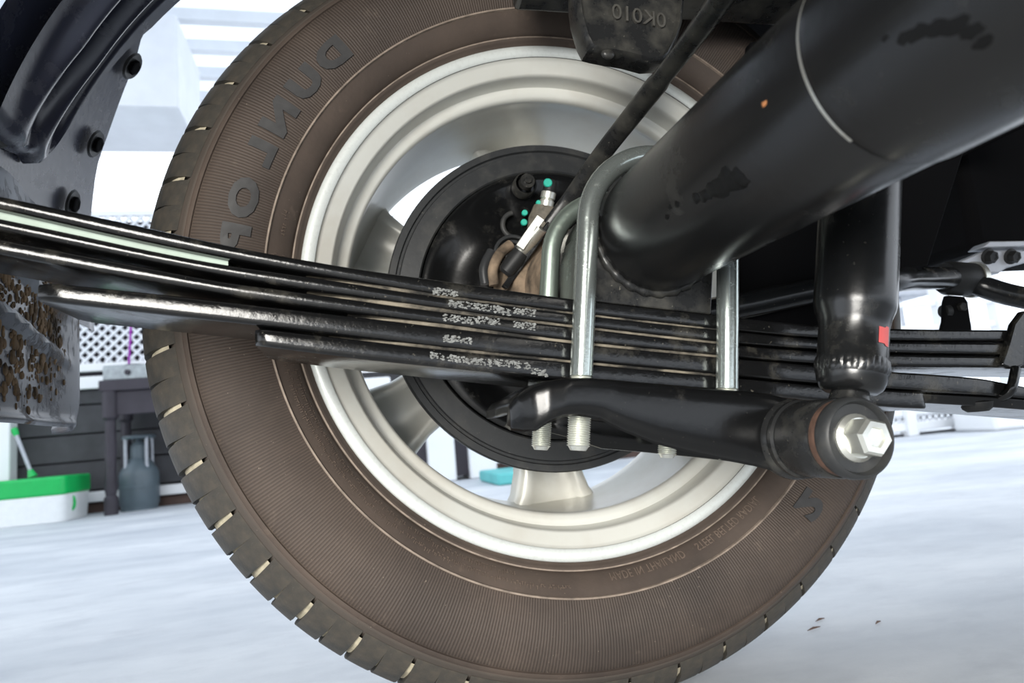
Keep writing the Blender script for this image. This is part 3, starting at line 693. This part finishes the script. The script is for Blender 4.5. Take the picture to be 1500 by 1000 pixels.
m = MB(); m.obox(a1.lerp(a2, .42) + sd2 * -0.0045 + Vector((0, -.006, 0)), dd, Vector((0, 1, 0)), sd2, 0.014, 0.001, 0.0035); m.build('spring_clip', 'clip_steel', cab, bevel=0.0006)
a3 = at(739, 401, 0.0); m = MB(); m.tube([a2, a2.lerp(a3, .3), a2.lerp(a3, .9), a3], [0.0068, 0.0074, 0.0066, 0.0045], 16); m.build('rubber_boot', 'rubber_black', cab)
m = MB(); m.prism([at(800, 340, -0.02), at(812, 338, -0.02), at(836, 346, -0.02), at(836, 356, -0.02), at(812, 352, -0.02), at(804, 362, -0.02)], (0, 0.012, 0)); m.build('clip_bracket', 'rust_brown', cab, bevel=0.0008)
m = MB(); m.prism([at(790, 372, -0.018), at(802, 362, -0.018), at(806, 372, -0.018), at(800, 384, -0.018), at(788, 388, -0.018)], (0, 0.01, 0)); m.build('clip_tab', 'clip_steel', cab, bevel=0.0008)

# ================================================================== bump stop and chassis rail
rail = thing('chassis_rail', 'dusty black chassis rail above the axle', 'chassis rail', (0, -0.1, 0.515))
m = MB(); m.box((-0.045, -0.17, 0.517), (1.6, -0.06, 0.64)); m.build('rail_beam', 'dusty_black', rail, bevel=0.004)
stop = thing('bump_stop', 'moulded black rubber bump stop with raised code under the chassis rail', 'bump stop', at(930, 95, -0.10))
YB = -0.13
out = [(842, -40), (843, -5), (846, 18), (856, 52), (864, 68), (880, 72), (925, 80), (954, 88), (974, 87), (984, 80), (998, 52), (1004, 30), (1010, -40)]
front = [at(x, y, YB) for x, y in out]; cen = sum(front, Vector()) / len(front)
rows = []
for yy, s in ((YB + 0.004, 0.86), (YB, 0.90), (YB + 0.0015, 0.955), (YB + 0.006, 0.99), (YB + 0.014, 1.0), (YB + 0.018, 0.97), (YB + 0.020, 0.5)):
    rows.append([Vector((cen.x + (p.x - cen.x) * s, yy, cen.z + (p.z - cen.z) * s)) for p in front])
m = MB(); m.grid(rows, close_v=True); m.f.append(tuple(range(len(front)))); sb = m.build('rubber_pad', 'dusty_black', stop, angle=55); 
p0 = at(979, 38, YB); ux = (at(905, 24, YB) - p0).normalized(); vz = Vector((0.10, 0, 1)).normalized()
text_mesh('0K010', 0.0150, lambda u, v, d: p0 + ux * u + vz * v + Vector((0, -d + 0.0035, 0)), depth=0.0013, cuts=0, space=0.95).build('raised_code', 'code_rubber', stop)
m = MB(); c = at(893, 75, YB); m.ball(c + Vector((0, .003, 0)), 0.004, 12, (1.2, .6, .9)); m.build('moulding_nub', 'dusty_black', stop)

# ================================================================== wheel arch liner and mud flap
def oncyl(px, py, R):                                       # far wall of a cylinder about the axle
    d = ray(px, py); o = CAM - Vector((0, 0, H)); a = d.x ** 2 + d.z ** 2; b = 2 * (o.x * d.x + o.z * d.z); c = o.x ** 2 + o.z ** 2 - R * R
    p = CAM + d * ((-b + math.sqrt(b * b - 4 * a * c)) / (2 * a)); return math.atan2(p.z - H, p.x), p.y
def cyl(phi, y, R): return Vector((R * math.cos(phi), y, H + R * math.sin(phi)))
RL = 0.415
lower = [oncyl(px, py, RL) for px, py in ((149, 300), (156, 249), (171, 204), (192, 144), (210, 96), (219, 60), (232, 40), (268, 0))]
lip = lerp_tab(lower + [(lower[-1][0] - 0.5, lower[-1][1] + 0.01)])
seamp = [oncyl(px, py, RL - 0.008) for px, py in ((0, 195), (18, 216), (45, 231), (75, 225), (117, 192), (147, 144), (174, 96), (213, 45))]
seam = lerp_tab([(y, p) for p, y in seamp])                # phi of the seam against y
yin = oncyl(22, 60, RL)[1]
liner = thing('wheel_arch_liner', 'ribbed dark plastic wheel arch liner bolted above the muddy flap', 'wheel liner', cyl(rad(165), 0.05, RL))
m = MB(); rows = []
for i in range(50):
    phi = rad(176) - rad(86) * i / 49; y1 = lip(phi); rows.append([cyl(phi, yin - 0.02 + (y1 - yin + 0.02) * j / 20, RL + (0.004 if j < 20 else 0.012)) for j in range(21)])
m.grid(rows); m.build('outer_panel', 'liner_plastic', liner)
m = MB(); rows = []
ymax = seamp[-1][1]
for i in range(61):
    y = yin + (ymax - yin) * i / 60; ps = seam(y); row = []
    t = i / 60
    for j in range(46):
        q = j / 45; phi = ps + (rad(96) - ps) * q ** 1.3
        fade = min(1, (ps - phi) / 0.22)
        hgt = 0.010 + fade * (0.010 * math.exp(-((t - 0.30) / 0.10) ** 2) - 0.018 * math.exp(-((t - 0.47) / 0.05) ** 2) + 0.008 * math.exp(-((t - 0.62) / 0.06) ** 2) - 0.014 * math.exp(-((t - 0.76) / 0.05) ** 2))
        if j == 0: hgt = -0.002
        if j == 1: hgt = 0.007
        row.append(cyl(phi, y, RL - hgt))
    rows.append(row)
m.grid(rows); m.build('ribbed_panel', 'liner_plastic', liner, angle=70)
for px, py in ((192, 96), (138, 210), (104, 298), (4, 190)):
    ph, y = oncyl(px, py, RL); c = cyl(ph, y, RL - 0.001); d = nrm((-math.cos(ph), 0, -math.sin(ph)))
    m = MB(); m.revolve([(0, 0.0125), (0.0015, 0.011), (0.001, 0.007), (0.001, 0.0001)], c, d, 20); bs_ = m.build('fastener', 'rubber_black', liner)
    hexbolt(c + d * 0.0008, d, 0.0066, 0.0035).build('bolt_head', 'void_black', bs_)
flap = thing('mud_flap', 'grey plastic mud flap caked with brown mud behind the leaf spring end', 'mud flap', at(60, 615, 0.05))
pr = [at(127, 380, 0.155), at(126, 430, 0.155), at(125, 480, 0.155), at(121, 540, 0.155), at(116, 580, 0.155), at(108, 604, 0.155)]
XFL = -0.40
m = MB(); rows = []
zt, zb0 = 0.47, at(60, 622, 0.06).z
def flap_x(y, z): return -0.404 - 0.02 * max(0, (z - 0.40) / 0.1) + 0.0015 * math.sin(y * 60)
random.seed(3)
NZ, NY = 60, 50
for i in range(NZ + 1):
    z = zt + (zb0 - zt) * i / NZ; row = []
    for j in range(NY + 1):
        t = max(0, (0.03 - (z - zb0)) / 0.03)
        ymax_ = 0.162 - 0.030 * (1 - math.sqrt(max(0, 1 - min(1, t) ** 2)))
        y = yy = -0.088 + (ymax_ + 0.088) * j / NY
        edge = max(0, 1 - (ymax_ - y) / 0.02)
        rid = 0.0 if y > 0.13 else min(1, (0.13 - y) / 0.05) * 0.006 * math.exp(-((z - 0.365 + 0.18 * y) / 0.004) ** 2) + (0.0 if y > 0.13 else min(1, (0.13 - y) / 0.05)) * 0.006 * math.exp(-((z - 0.325 + 0.18 * y) / 0.004) ** 2)
        x = flap_x(y, z) + rid - 0.02 * edge ** 2 + 0.006 * max(0, 1 - (z - zb0) / 0.010) ** 2
        row.append(Vector((x, yy, z)))
    rows.append(row)
m.grid(rows); o = m.build('flap_sheet', 'flap_mud', flap, angle=70); md = o.modifiers.new('thick', 'SOLIDIFY'); md.thickness = 0.004; md.offset = 1
m = MB(); random.seed(11)
spots = [(random.uniform(-0.075, 0.105), random.uniform(zb0 + 0.02, 0.385)) for k in range(90)]
for k in range(1700):
    cy0, cz0 = random.choice(spots); y = cy0 + random.gauss(0, 0.006); z = cz0 + random.gauss(0, 0.014)
    if y > 0.125 or z < zb0 + 0.008: continue
    r = random.choice((0.0006, 0.0008, 0.0009, 0.0011, 0.0013, 0.0017, 0.0025)); m.ball((flap_x(y, z) + r * 0.1 + 0.0040, y, z), r, 7, (0.7, 1, random.uniform(1, 2.4)))
o = tag(m.build('mud_clod', 'mud', flap), None, None, kind='stuff'); o['label'] = 'dried brown mud'

m = MB(); YM = -0.052; m.prism([at(x, y, YM) for x, y in ((1080, 300), (1086, 490), (1200, 482), (1306, 478), (1312, 428), (1316, 398), (1360, 390), (1420, 200), (1250, 60), (1100, 60))], (0, 0.010, 0)); o = m.build('black_cover_plate', 'void_black', bevel=0.002); tag(o, 'plain black plate added between the wheel and the shock absorber', 'bracket')  # flat black plate added to cover the bright rim behind this gap
# ================================================================== stabiliser bar, bracket, body panels
bar = thing('stabiliser_bar', 'black stabiliser bar held by a clamp bushing behind the shock absorber', 'stabiliser bar', at(1403, 470, 0.02))
YS = 0.0
pts = spline([at(1030, 458, -0.070), at(1100, 445, -0.068), at(1200, 424, -0.070), at(1300, 411, -0.068), at(1345, 408, -0.035), at(1405, 408, YS), at(1440, 420, YS - .01), at(1480, 432, YS - 0.02), at(1530, 442, YS - 0.03)], 6)
m = MB(); m.tube(pts, 0.0098, 24); m.build('bar', 'black_paint', bar)
m = MB(); c0, c1 = at(1383, 407, YS), at(1428, 410, YS); m.revolve([(0, 0.0095), (0, 0.0135), (0.004, 0.0155), ((c1 - c0).length - 0.004, 0.0155), ((c1 - c0).length, 0.0135), ((c1 - c0).length, 0.0095)], c0, c1 - c0, 32); m.build('bushing', 'rubber_black', bar)
m = MB(); m.revolve([(0, 0.0150), (0, 0.0168), (0.005, 0.0168), (0.005, 0.0150)], c0.lerp(c1, 0.86), c1 - c0, 32); m.build('bushing_band', 'clip_steel', bar)
m = MB(); m.prism([at(1388, 432, YS), at(1413, 434, YS), at(1418, 442, YS), at(1424, 482, YS), at(1424, 500, YS), at(1376, 500, YS), at(1384, 470, YS), at(1385, 442, YS)], (0, 0.005, 0)); m.build('drop_bracket', 'void_black', bar, bevel=0.001)
hexbolt(at(1407, 450, YS - 0.001), (0, -1, 0), 0.0042, 0.004).build('bracket_bolt', 'rubber_black', bar)
m = MB(); m.revolve([(0, 0.0001), (0.001, 0.006), (0.006, 0.0065), (0.008, 0.005)], at(1380, 456, YS + 0.004), (1, 0, 0), 16); m.build('bracket_nut', 'rubber_black', bar)
br = thing('bumper_bracket', 'pale grey bumper bracket with two bolts beside the stabiliser bar', 'bracket', at(1460, 405, 0.01))
YK = 0.006
m = MB(); m.prism([at(1402, 384, YK), at(1445, 366, YK), at(1520, 366, YK), at(1520, 380, YK), at(1476, 392, YK), at(1464, 400, YK), at(1404, 398, YK)], (0, 0.012, 0)); m.build('bracket_plate', 'bracket_silver', br, bevel=0.0015)
m = MB(); m.prism([at(1440, 362, YK - 0.006), at(1520, 360, YK - 0.006), at(1520, 352, YK - 0.006), at(1450, 353, YK - 0.006)], (0, 0.018, 0)); m.build('bracket_lip', 'bracket_silver', br, bevel=0.001)
for px in (1447, 1480): hexbolt(at(px, 376, YK - 0.001), (0, -1, -0.3), 0.0060, 0.007, 0.0078).build('bolt', 'rubber_black', br)
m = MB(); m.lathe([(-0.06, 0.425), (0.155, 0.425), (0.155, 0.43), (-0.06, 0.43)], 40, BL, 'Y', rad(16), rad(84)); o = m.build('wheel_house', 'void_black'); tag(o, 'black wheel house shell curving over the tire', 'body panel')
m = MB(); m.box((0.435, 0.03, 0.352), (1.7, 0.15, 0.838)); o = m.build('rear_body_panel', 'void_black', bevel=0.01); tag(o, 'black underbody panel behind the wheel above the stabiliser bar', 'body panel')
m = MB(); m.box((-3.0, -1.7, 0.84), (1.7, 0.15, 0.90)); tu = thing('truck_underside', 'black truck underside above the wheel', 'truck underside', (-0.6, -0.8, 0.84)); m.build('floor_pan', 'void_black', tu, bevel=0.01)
MB().box((-3.0, -1.78, 0.42), (1.7, -1.7, 0.90)).build('far_side_blocker', 'void_black', tu, bevel=0.01)  # unseen far side panel, added to dim reflections in the black parts
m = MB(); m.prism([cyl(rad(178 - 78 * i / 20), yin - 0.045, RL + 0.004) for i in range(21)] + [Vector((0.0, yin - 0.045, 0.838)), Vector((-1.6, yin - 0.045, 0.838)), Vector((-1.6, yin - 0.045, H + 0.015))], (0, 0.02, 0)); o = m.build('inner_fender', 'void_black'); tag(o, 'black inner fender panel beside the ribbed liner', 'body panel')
# ================================================================== yard behind the truck
YWL = 3.45
def wz(px, py, Y=YWL): return at(px, py, Y)
# boarded fence: dark boards, white rails, lattice
fx0, fx1 = -3.2, 2.2
def board(name, py0, py1, mat, par, Y=YWL, t=0.03, px=180, x0=fx0, x1=fx1):
    z1, z0 = wz(px, py0, Y).z, wz(px, py1, Y).z
    m = MB(); m.box((x0, Y, max(z0, 0.0)), (x1, Y + t, z1)); return m.build(name, mat, par, bevel=0.004)
fence = struct(thing('wall_back', 'dark boarded fence with white rails and lattice behind the wheel', None, (0, YWL, 0)))
for a, b, mt in ((733, 760, 'brown_board'), (672, 713, 'dark_board'), (632, 670, 'dark_board'), (590, 630, 'dark_board'), (568, 588, 'dark_board')):
    board('board', a, b, mt, fence)
for a, b in ((716, 731), (548, 566), (529, 541)): board('rail', a, b, 'white_paint', fence, Y=YWL - 0.03)
board('backing', 541, 548, 'table_dark', fence, Y=YWL + 0.02)
board('rail', 308, 316, 'white_paint', fence, Y=YWL - 0.01, x1=-0.6)
zt, zb = wz(180, 316).z, wz(180, 529).z
m = MB(); p = 0.055; hh = zt - zb
x = -2.6
while x < -0.62 + hh:
    for s in (1, -1):
        a, b = Vector((x, YWL + 0.004 * s, zb)), Vector((x - s * hh, YWL + 0.004 * s, zt))
        if s == -1: a, b = Vector((x - hh, YWL - 0.004, zb)), Vector((x, YWL - 0.004, zt))
        d = (b - a).normalized(); m.obox((a + b) / 2, d, (0, 1, 0), d.cross(Vector((0, 1, 0))), (b - a).length / 2, 0.003, 0.0075)
    x += p
tag(m.build('lattice_strips', 'pale_fence', fence, smooth=False), None, None, kind='stuff')
m = MB(); m.box((-3.4, YWL + 0.045, 0), (-0.6, YWL + 0.06, zt - 0.02)); m.build('dark_backing', 'table_dark', fence)  # dark sheet added to block bright sky behind boards and lattice
# white post
m = MB(); p0 = atz(2, 705, 0.0); c = wz(0, 700, 3.3); m.box((c.x - 0.10, 3.33, 0), (c.x + 0.028, 3.41, 2.6)); o = m.build('yard_post', 'white_paint', bevel=0.006); tag(o, 'white post beside the green lidded tub', 'post')
# tub with green lid
YT = 2.98
a, b = at(-60, 765, YT), at(92, 762, YT); zlid = at(40, 728, YT).z; ztop = at(40, 701, YT).z
tub = thing('storage_tub', 'white plastic tub with a bright green lid standing on the concrete', 'tub', ((a.x + b.x) / 2, YT + 0.15, 0))
def rbox(x0, x1, y0, y1, z0, z1, tp=0.0):
    m = MB(); rows = []
    for z, s in ((z0, 1.0), (z1, 1.0 + tp)):
        cx, cy, hx, hy = (x0 + x1) / 2, (y0 + y1) / 2, (x1 - x0) / 2 * s, (y1 - y0) / 2 * s; r = 0.04
        ring = []
        for sx_, sy_, a0 in ((1, 1, 0), (-1, 1, 90), (-1, -1, 180), (1, -1, 270)):
            for k in range(5):
                t = rad(a0 + 22.5 * k); ring.append(Vector((cx + sx_ * (hx - r) + r * math.cos(t), cy + sy_ * (hy - r) + r * math.sin(t), z)))
        rows.append(ring)
    m.grid(rows, close_v=True); m.f.append(tuple(range(20))[::-1]); m.f.append(tuple(range(20, 40))); return m
rbox(a.x, b.x, YT, YT + 0.32, 0.0, zlid, 0.04).build('tub_body', 'pale_plastic', tub, bevel=0.004)
lid = rbox(a.x - 0.012, b.x + 0.012, YT - 0.012, YT + 0.332, zlid - 0.005, ztop).build('tub_lid', 'green_plastic', tub, bevel=0.012, seg=3)
hpt = at(97, 735, YT + 0.1); m = MB(); m.tube(spline([hpt + Vector((-0.01, 0, 0.04)), hpt + Vector((0.03, 0, 0.02)), hpt + Vector((0.03, 0, -0.03)), hpt + Vector((-0.01, 0, -0.045))], 5), 0.006, 8); m.build('tub_handle', 'green_plastic', tub)
bru = thing('scrub_brush', 'green ended grey stick brush standing on the tub', 'brush', at(48, 700, YT + 0.1))
q0, q1 = at(48, 698, YT + 0.1), at(20, 627, YT + 0.1)
m = MB(); m.tube([q0.lerp(q1, 0.12), q0.lerp(q1, 0.85)], 0.0085, 10); m.build('stick', 'bracket_silver', bru)
m = MB(); m.tube([q0.lerp(q1, 0.85), q0.lerp(q1, 0.92), q1], [0.010, 0.014, 0.012], 12); m.build('grip', 'green_plastic', bru)
m = MB(); m.tube([q0, q0.lerp(q1, 0.06), q0.lerp(q1, 0.14)], [0.020, 0.016, 0.010], 12); m.build('ferrule', 'green_plastic', bru)
# dark work table with a stove on it
YB2 = 3.12
l0 = atz(162, 752, 0.0); zt2, zt1 = at(180, 556, YB2).z, at(180, 572, YB2).z; tx0, tx1 = at(146, 565, YB2).x, at(330, 560, YB2).x
tbl = thing('work_table', 'dark wooden work table with turned legs before the boarded fence', 'table', ((tx0 + tx1) / 2, YB2 + 0.15, 0))
m = MB(); m.box((tx0, YB2 - 0.02, zt1), (tx1, YB2 + 0.28, zt2)); m.build('table_top', 'table_dark', tbl, bevel=0.004)
m = MB(); m.box((tx0 + 0.03, YB2, zt1 - 0.115), (tx1 - 0.03, YB2 + 0.02, zt1)); m.build('apron', 'table_dark', tbl, bevel=0.002)
for lx in (at(161, 650, YB2).x, tx1 - 0.06):
    for ly in (YB2 + 0.01, YB2 + 0.24):
        m = MB(); m.lathe([(0, 0.0001), (0, 0.030), (0.08, 0.030), (0.09, 0.022), (0.12, 0.028), (0.20, 0.022), (0.30, 0.026), (zt1 - 0.14, 0.022), (zt1 - 0.125, 0.034), (zt1, 0.034), (zt1, 0.0001)], 20, (lx, ly, 0), 'Z'); m.build('leg', 'table_dark', tbl)
stv = thing('gas_stove', 'grey steel gas stove with a knob on the dark table', 'stove', (at(190, 556, YB2).x, YB2 + 0.1, zt2))
sx0, sx1, sz1 = at(150, 545, YB2).x, at(300, 545, YB2).x, at(180, 534, YB2).z
m = MB(); m.box((sx0, YB2, zt2), (sx1, YB2 + 0.24, sz1)); m.build('stove_body', 'stove_steel', stv, bevel=0.006)
m = MB(); m.revolve([(0, 0.014), (0.014, 0.012), (0.016, 0.0001)], at(187, 545, YB2), (0, -1, 0), 18); m.build('knob', 'table_dark', stv)
m = MB(); m.revolve([(0, 0.05), (0.012, 0.05), (0.012, 0.0001)], Vector((at(187, 540, YB2).x, YB2 + 0.12, sz1)), (0, 0, 1), 24); m.build('burner', 'table_dark', stv)
m = MB(); pa, pb = at(192, 470, YB2 + 0.2), at(189, 528, YB2 + 0.2); m.tube(spline([pa + Vector((0.01, 0, 0.3)), pa, pb, Vector((pb.x, YB2 + 0.2, sz1))], 6), 0.006, 8); o = m.build('cord', 'purple_cord'); tag(o, 'purple cord hanging down to the gas stove', 'cord')
# gas cylinder
gc = atz(205, 746, 0.0); gz = lambda py: at(205, py, gc.y).z; gr = (at(234, 700, gc.y).x - at(176, 700, gc.y).x) / 2
gas = thing('gas_cylinder', 'small grey gas cylinder with a carrying frame on the floor beside the table leg', 'gas cylinder', (gc.x, gc.y, 0))
m = MB(); z1, z2 = gz(690), gz(672); m.lathe([(0.0, gr * 0.93), (0.02, gr * 0.93), (0.03, gr), (z1 * 0.55, gr), (z1 * 0.56, gr * 1.03), (z1 * 0.62, gr * 1.03), (z1 * 0.63, gr), (z1 * 0.94, gr), (z1 * 1.04, gr * 0.92), (z2, gr * 0.55), (z2 + 0.006, gr * 0.45), (gz(652), gr * 0.42), (gz(646), gr * 0.2), (gz(640), 0.0001)], 40, (gc.x, gc.y, 0), 'Z'); m.build('cylinder_body', 'cylinder_grey', gas)
for k in range(4):
    a = PI / 4 + PI / 2 * k; b0 = Vector((gc.x + gr * 0.75 * math.cos(a), gc.y + gr * 0.75 * math.sin(a), z1 * 0.95)); m = MB(); m.tube([b0, b0 + Vector((0, 0, gz(640) - b0.z))], 0.0085, 10); m.build('guard_post', 'bracket_silver', gas)
m = MB(); m.tube(circ((gc.x, gc.y, gz(640)), gr * 0.75, 28, (1, 0, 0), (0, 1, 0)) + [Vector((gc.x + gr * 0.75, gc.y, gz(640)))], 0.010, 10); m.build('guard_ring', 'cylinder_grey', gas)
# teal mat and white boxes seen through the wheel
tm = atz(740, 700, 0.0); m = MB(); m.box((tm.x - 0.13, tm.y - 0.45, 0), (tm.x + 0.25, tm.y - 0.02, 0.05)); o = m.build('foam_mat', 'teal_mat', bevel=0.01); tag(o, 'thick teal mat on the floor seen through the wheel', 'mat')
for px, wpx, hpy, lab in ((650, 44, 640, 'white cabinet with a dark gap seen through the wheel left of the mat'), ):
    c = atz(px, 706, 0.0); cab2 = thing('white_cabinet', lab, 'cabinet', (c.x, c.y + 0.2, 0))
    for dx in (-0.30, 0.0, 0.21):
        m = MB(); m.box((c.x + dx - 0.07, c.y, 0.0), (c.x + dx + 0.07, c.y + 0.3, 0.55)); m.build('cabinet_panel', 'white_paint', cab2, bevel=0.01)
    m = MB(); m.box((c.x - 0.37, c.y + 0.05, 0.02), (c.x + 0.28, c.y + 0.25, 0.52)); m.build('cabinet_core', 'table_dark', cab2)
# carport roof: sheet, purlins, rafters, header
roof = struct(thing('ceiling', 'white carport roof with purlins', None, (-1.5, 3.3, 2.6)))
RZ = 2.75
m = MB(); rows = []
for i in range(121):
    x = -5 + 0.075 * i; rows.append([Vector((x, y, RZ + 0.10 + 0.012 * math.sin(i * 1.9) + 0.06 * (5.2 - y))) for y in (0.9, 5.2)])
m.grid(rows); m.build('roof_sheet', 'roof_sheet', roof)
for k in range(14):
    y = 1.2 + 0.3 * k; m = MB(); m.box((-5, y, RZ + 0.06 * (5.2 - y)), (4, y + 0.06, RZ + 0.075 + 0.06 * (5.2 - y))); m.build('purlin', 'pale_fence', roof)
for x in (-3.2, -2.05, -1.2, -0.1, 1.2):
    m = MB(); m.add([Vector((x + dx, y, RZ - 0.1 + dz + 0.06 * (5.2 - y))) for y in (0.9, 5.2) for dx, dz in ((0, 0), (0.07, 0), (0.07, 0.1), (0, 0.1))], [(0, 1, 2, 3), (7, 6, 5, 4), (0, 4, 5, 1), (1, 5, 6, 2), (2, 6, 7, 3), (3, 7, 4, 0)]); m.build('rafter', 'pale_fence', roof)
c0, c1 = at(140, 155, 3.3), at(262, 155, 3.3); m = MB(); m.box((c0.x - 0.6, 3.3, c0.z), (c1.x, 3.9, c0.z + 0.55)); m.build('header_box', 'pale_fence', roof, bevel=0.01)
# right: low white fence with lattice and a plinth
YR = 2.72
rf = thing('yard_fence', 'white low fence with rails and posts beyond the shock absorber', 'fence', (at(1400, 632, YR).x, YR, 0))
rx0, rx1 = at(1240, 600, YR).x, 7.5
for a, b in ((595, 604), (614, 626), (474, 482), (440, 447)):
    m = MB(); z1, z0 = at(1380, a, YR).z, at(1380, b, YR).z; m.box((rx0, YR, z0), (rx1, YR + 0.03, z1)); m.build('rail', 'white_paint', rf, bevel=0.004)
m = MB(); m.box((rx0, YR + 0.02, 0), (rx1, YR + 0.05, at(1380, 630, YR).z)); m.build('kick_board', 'dark_board', rf)
for px in (1330, 1406, 1490, 1570):
    m = MB(); c = at(px, 600, YR); m.box((c.x - 0.035, YR - 0.02, 0), (c.x + 0.035, YR + 0.05, 0.95)); m.build('post', 'white_paint', rf, bevel=0.006)
m = MB(); z0, z1 = at(1380, 614, YR).z, at(1380, 603, YR).z; x = rx0
while x < 5:
    for s in (1, -1):
        a, b = Vector((x, YR + 0.012, z0 if s > 0 else z1)), Vector((x + (z1 - z0), YR + 0.012, z1 if s > 0 else z0)); d = (b - a).normalized()
        m.obox((a + b) / 2, d, (0, 1, 0), d.cross(Vector((0, 1, 0))), (b - a).length / 2, 0.004, 0.007)
    x += z1 - z0
tag(m.build('lattice_strips', 'pale_fence', rf, smooth=False), None, None, kind='stuff')
c = at(1470, 625, 2.4); m = MB(); m.box((c.x - 0.05, 2.4, 0.0), (c.x + 1.1, 2.66, 0.2)); o = m.build('white_step', 'white_paint', bevel=0.02); tag(o, 'white step block at the foot of the low white fence', 'step')
for px, hz, lab in ((1340, 0.9, 'grey machine stand behind the low white fence post'), ):
    c = at(px, 600, 3.4); m = MB(); m.box((c.x - 0.05, 3.4, 0), (c.x + 0.05, 3.5, hz)); m.box((c.x - 0.25, 3.35, hz), (c.x + 0.25, 3.6, hz + 0.08)); o = m.build('machine_stand', 'bracket_silver', bevel=0.01); tag(o, lab, 'stand')

for px, py, l, lab in ((1192, 922, 0.009, 'largest of three brown dry chips on the concrete beside the tire'), (1201, 909, 0.007, 'brown dry chip on the concrete just beside the largest chip'), (1286, 913, 0.005, 'small brown dry chip lying alone on the concrete')):
    p = atz(px, py, 0.0); m = MB(); m.tube([p + Vector((-l, -0.003, 0.0012)), p + Vector((0, 0, 0.0018)), p + Vector((l, 0.002, 0.0012))], [0.0003, 0.0011, 0.0004], 8, flat=0.7)
    o = m.build('dry_chip', 'rust_brown'); tag(o, lab, 'debris', 'dry chips on the floor')
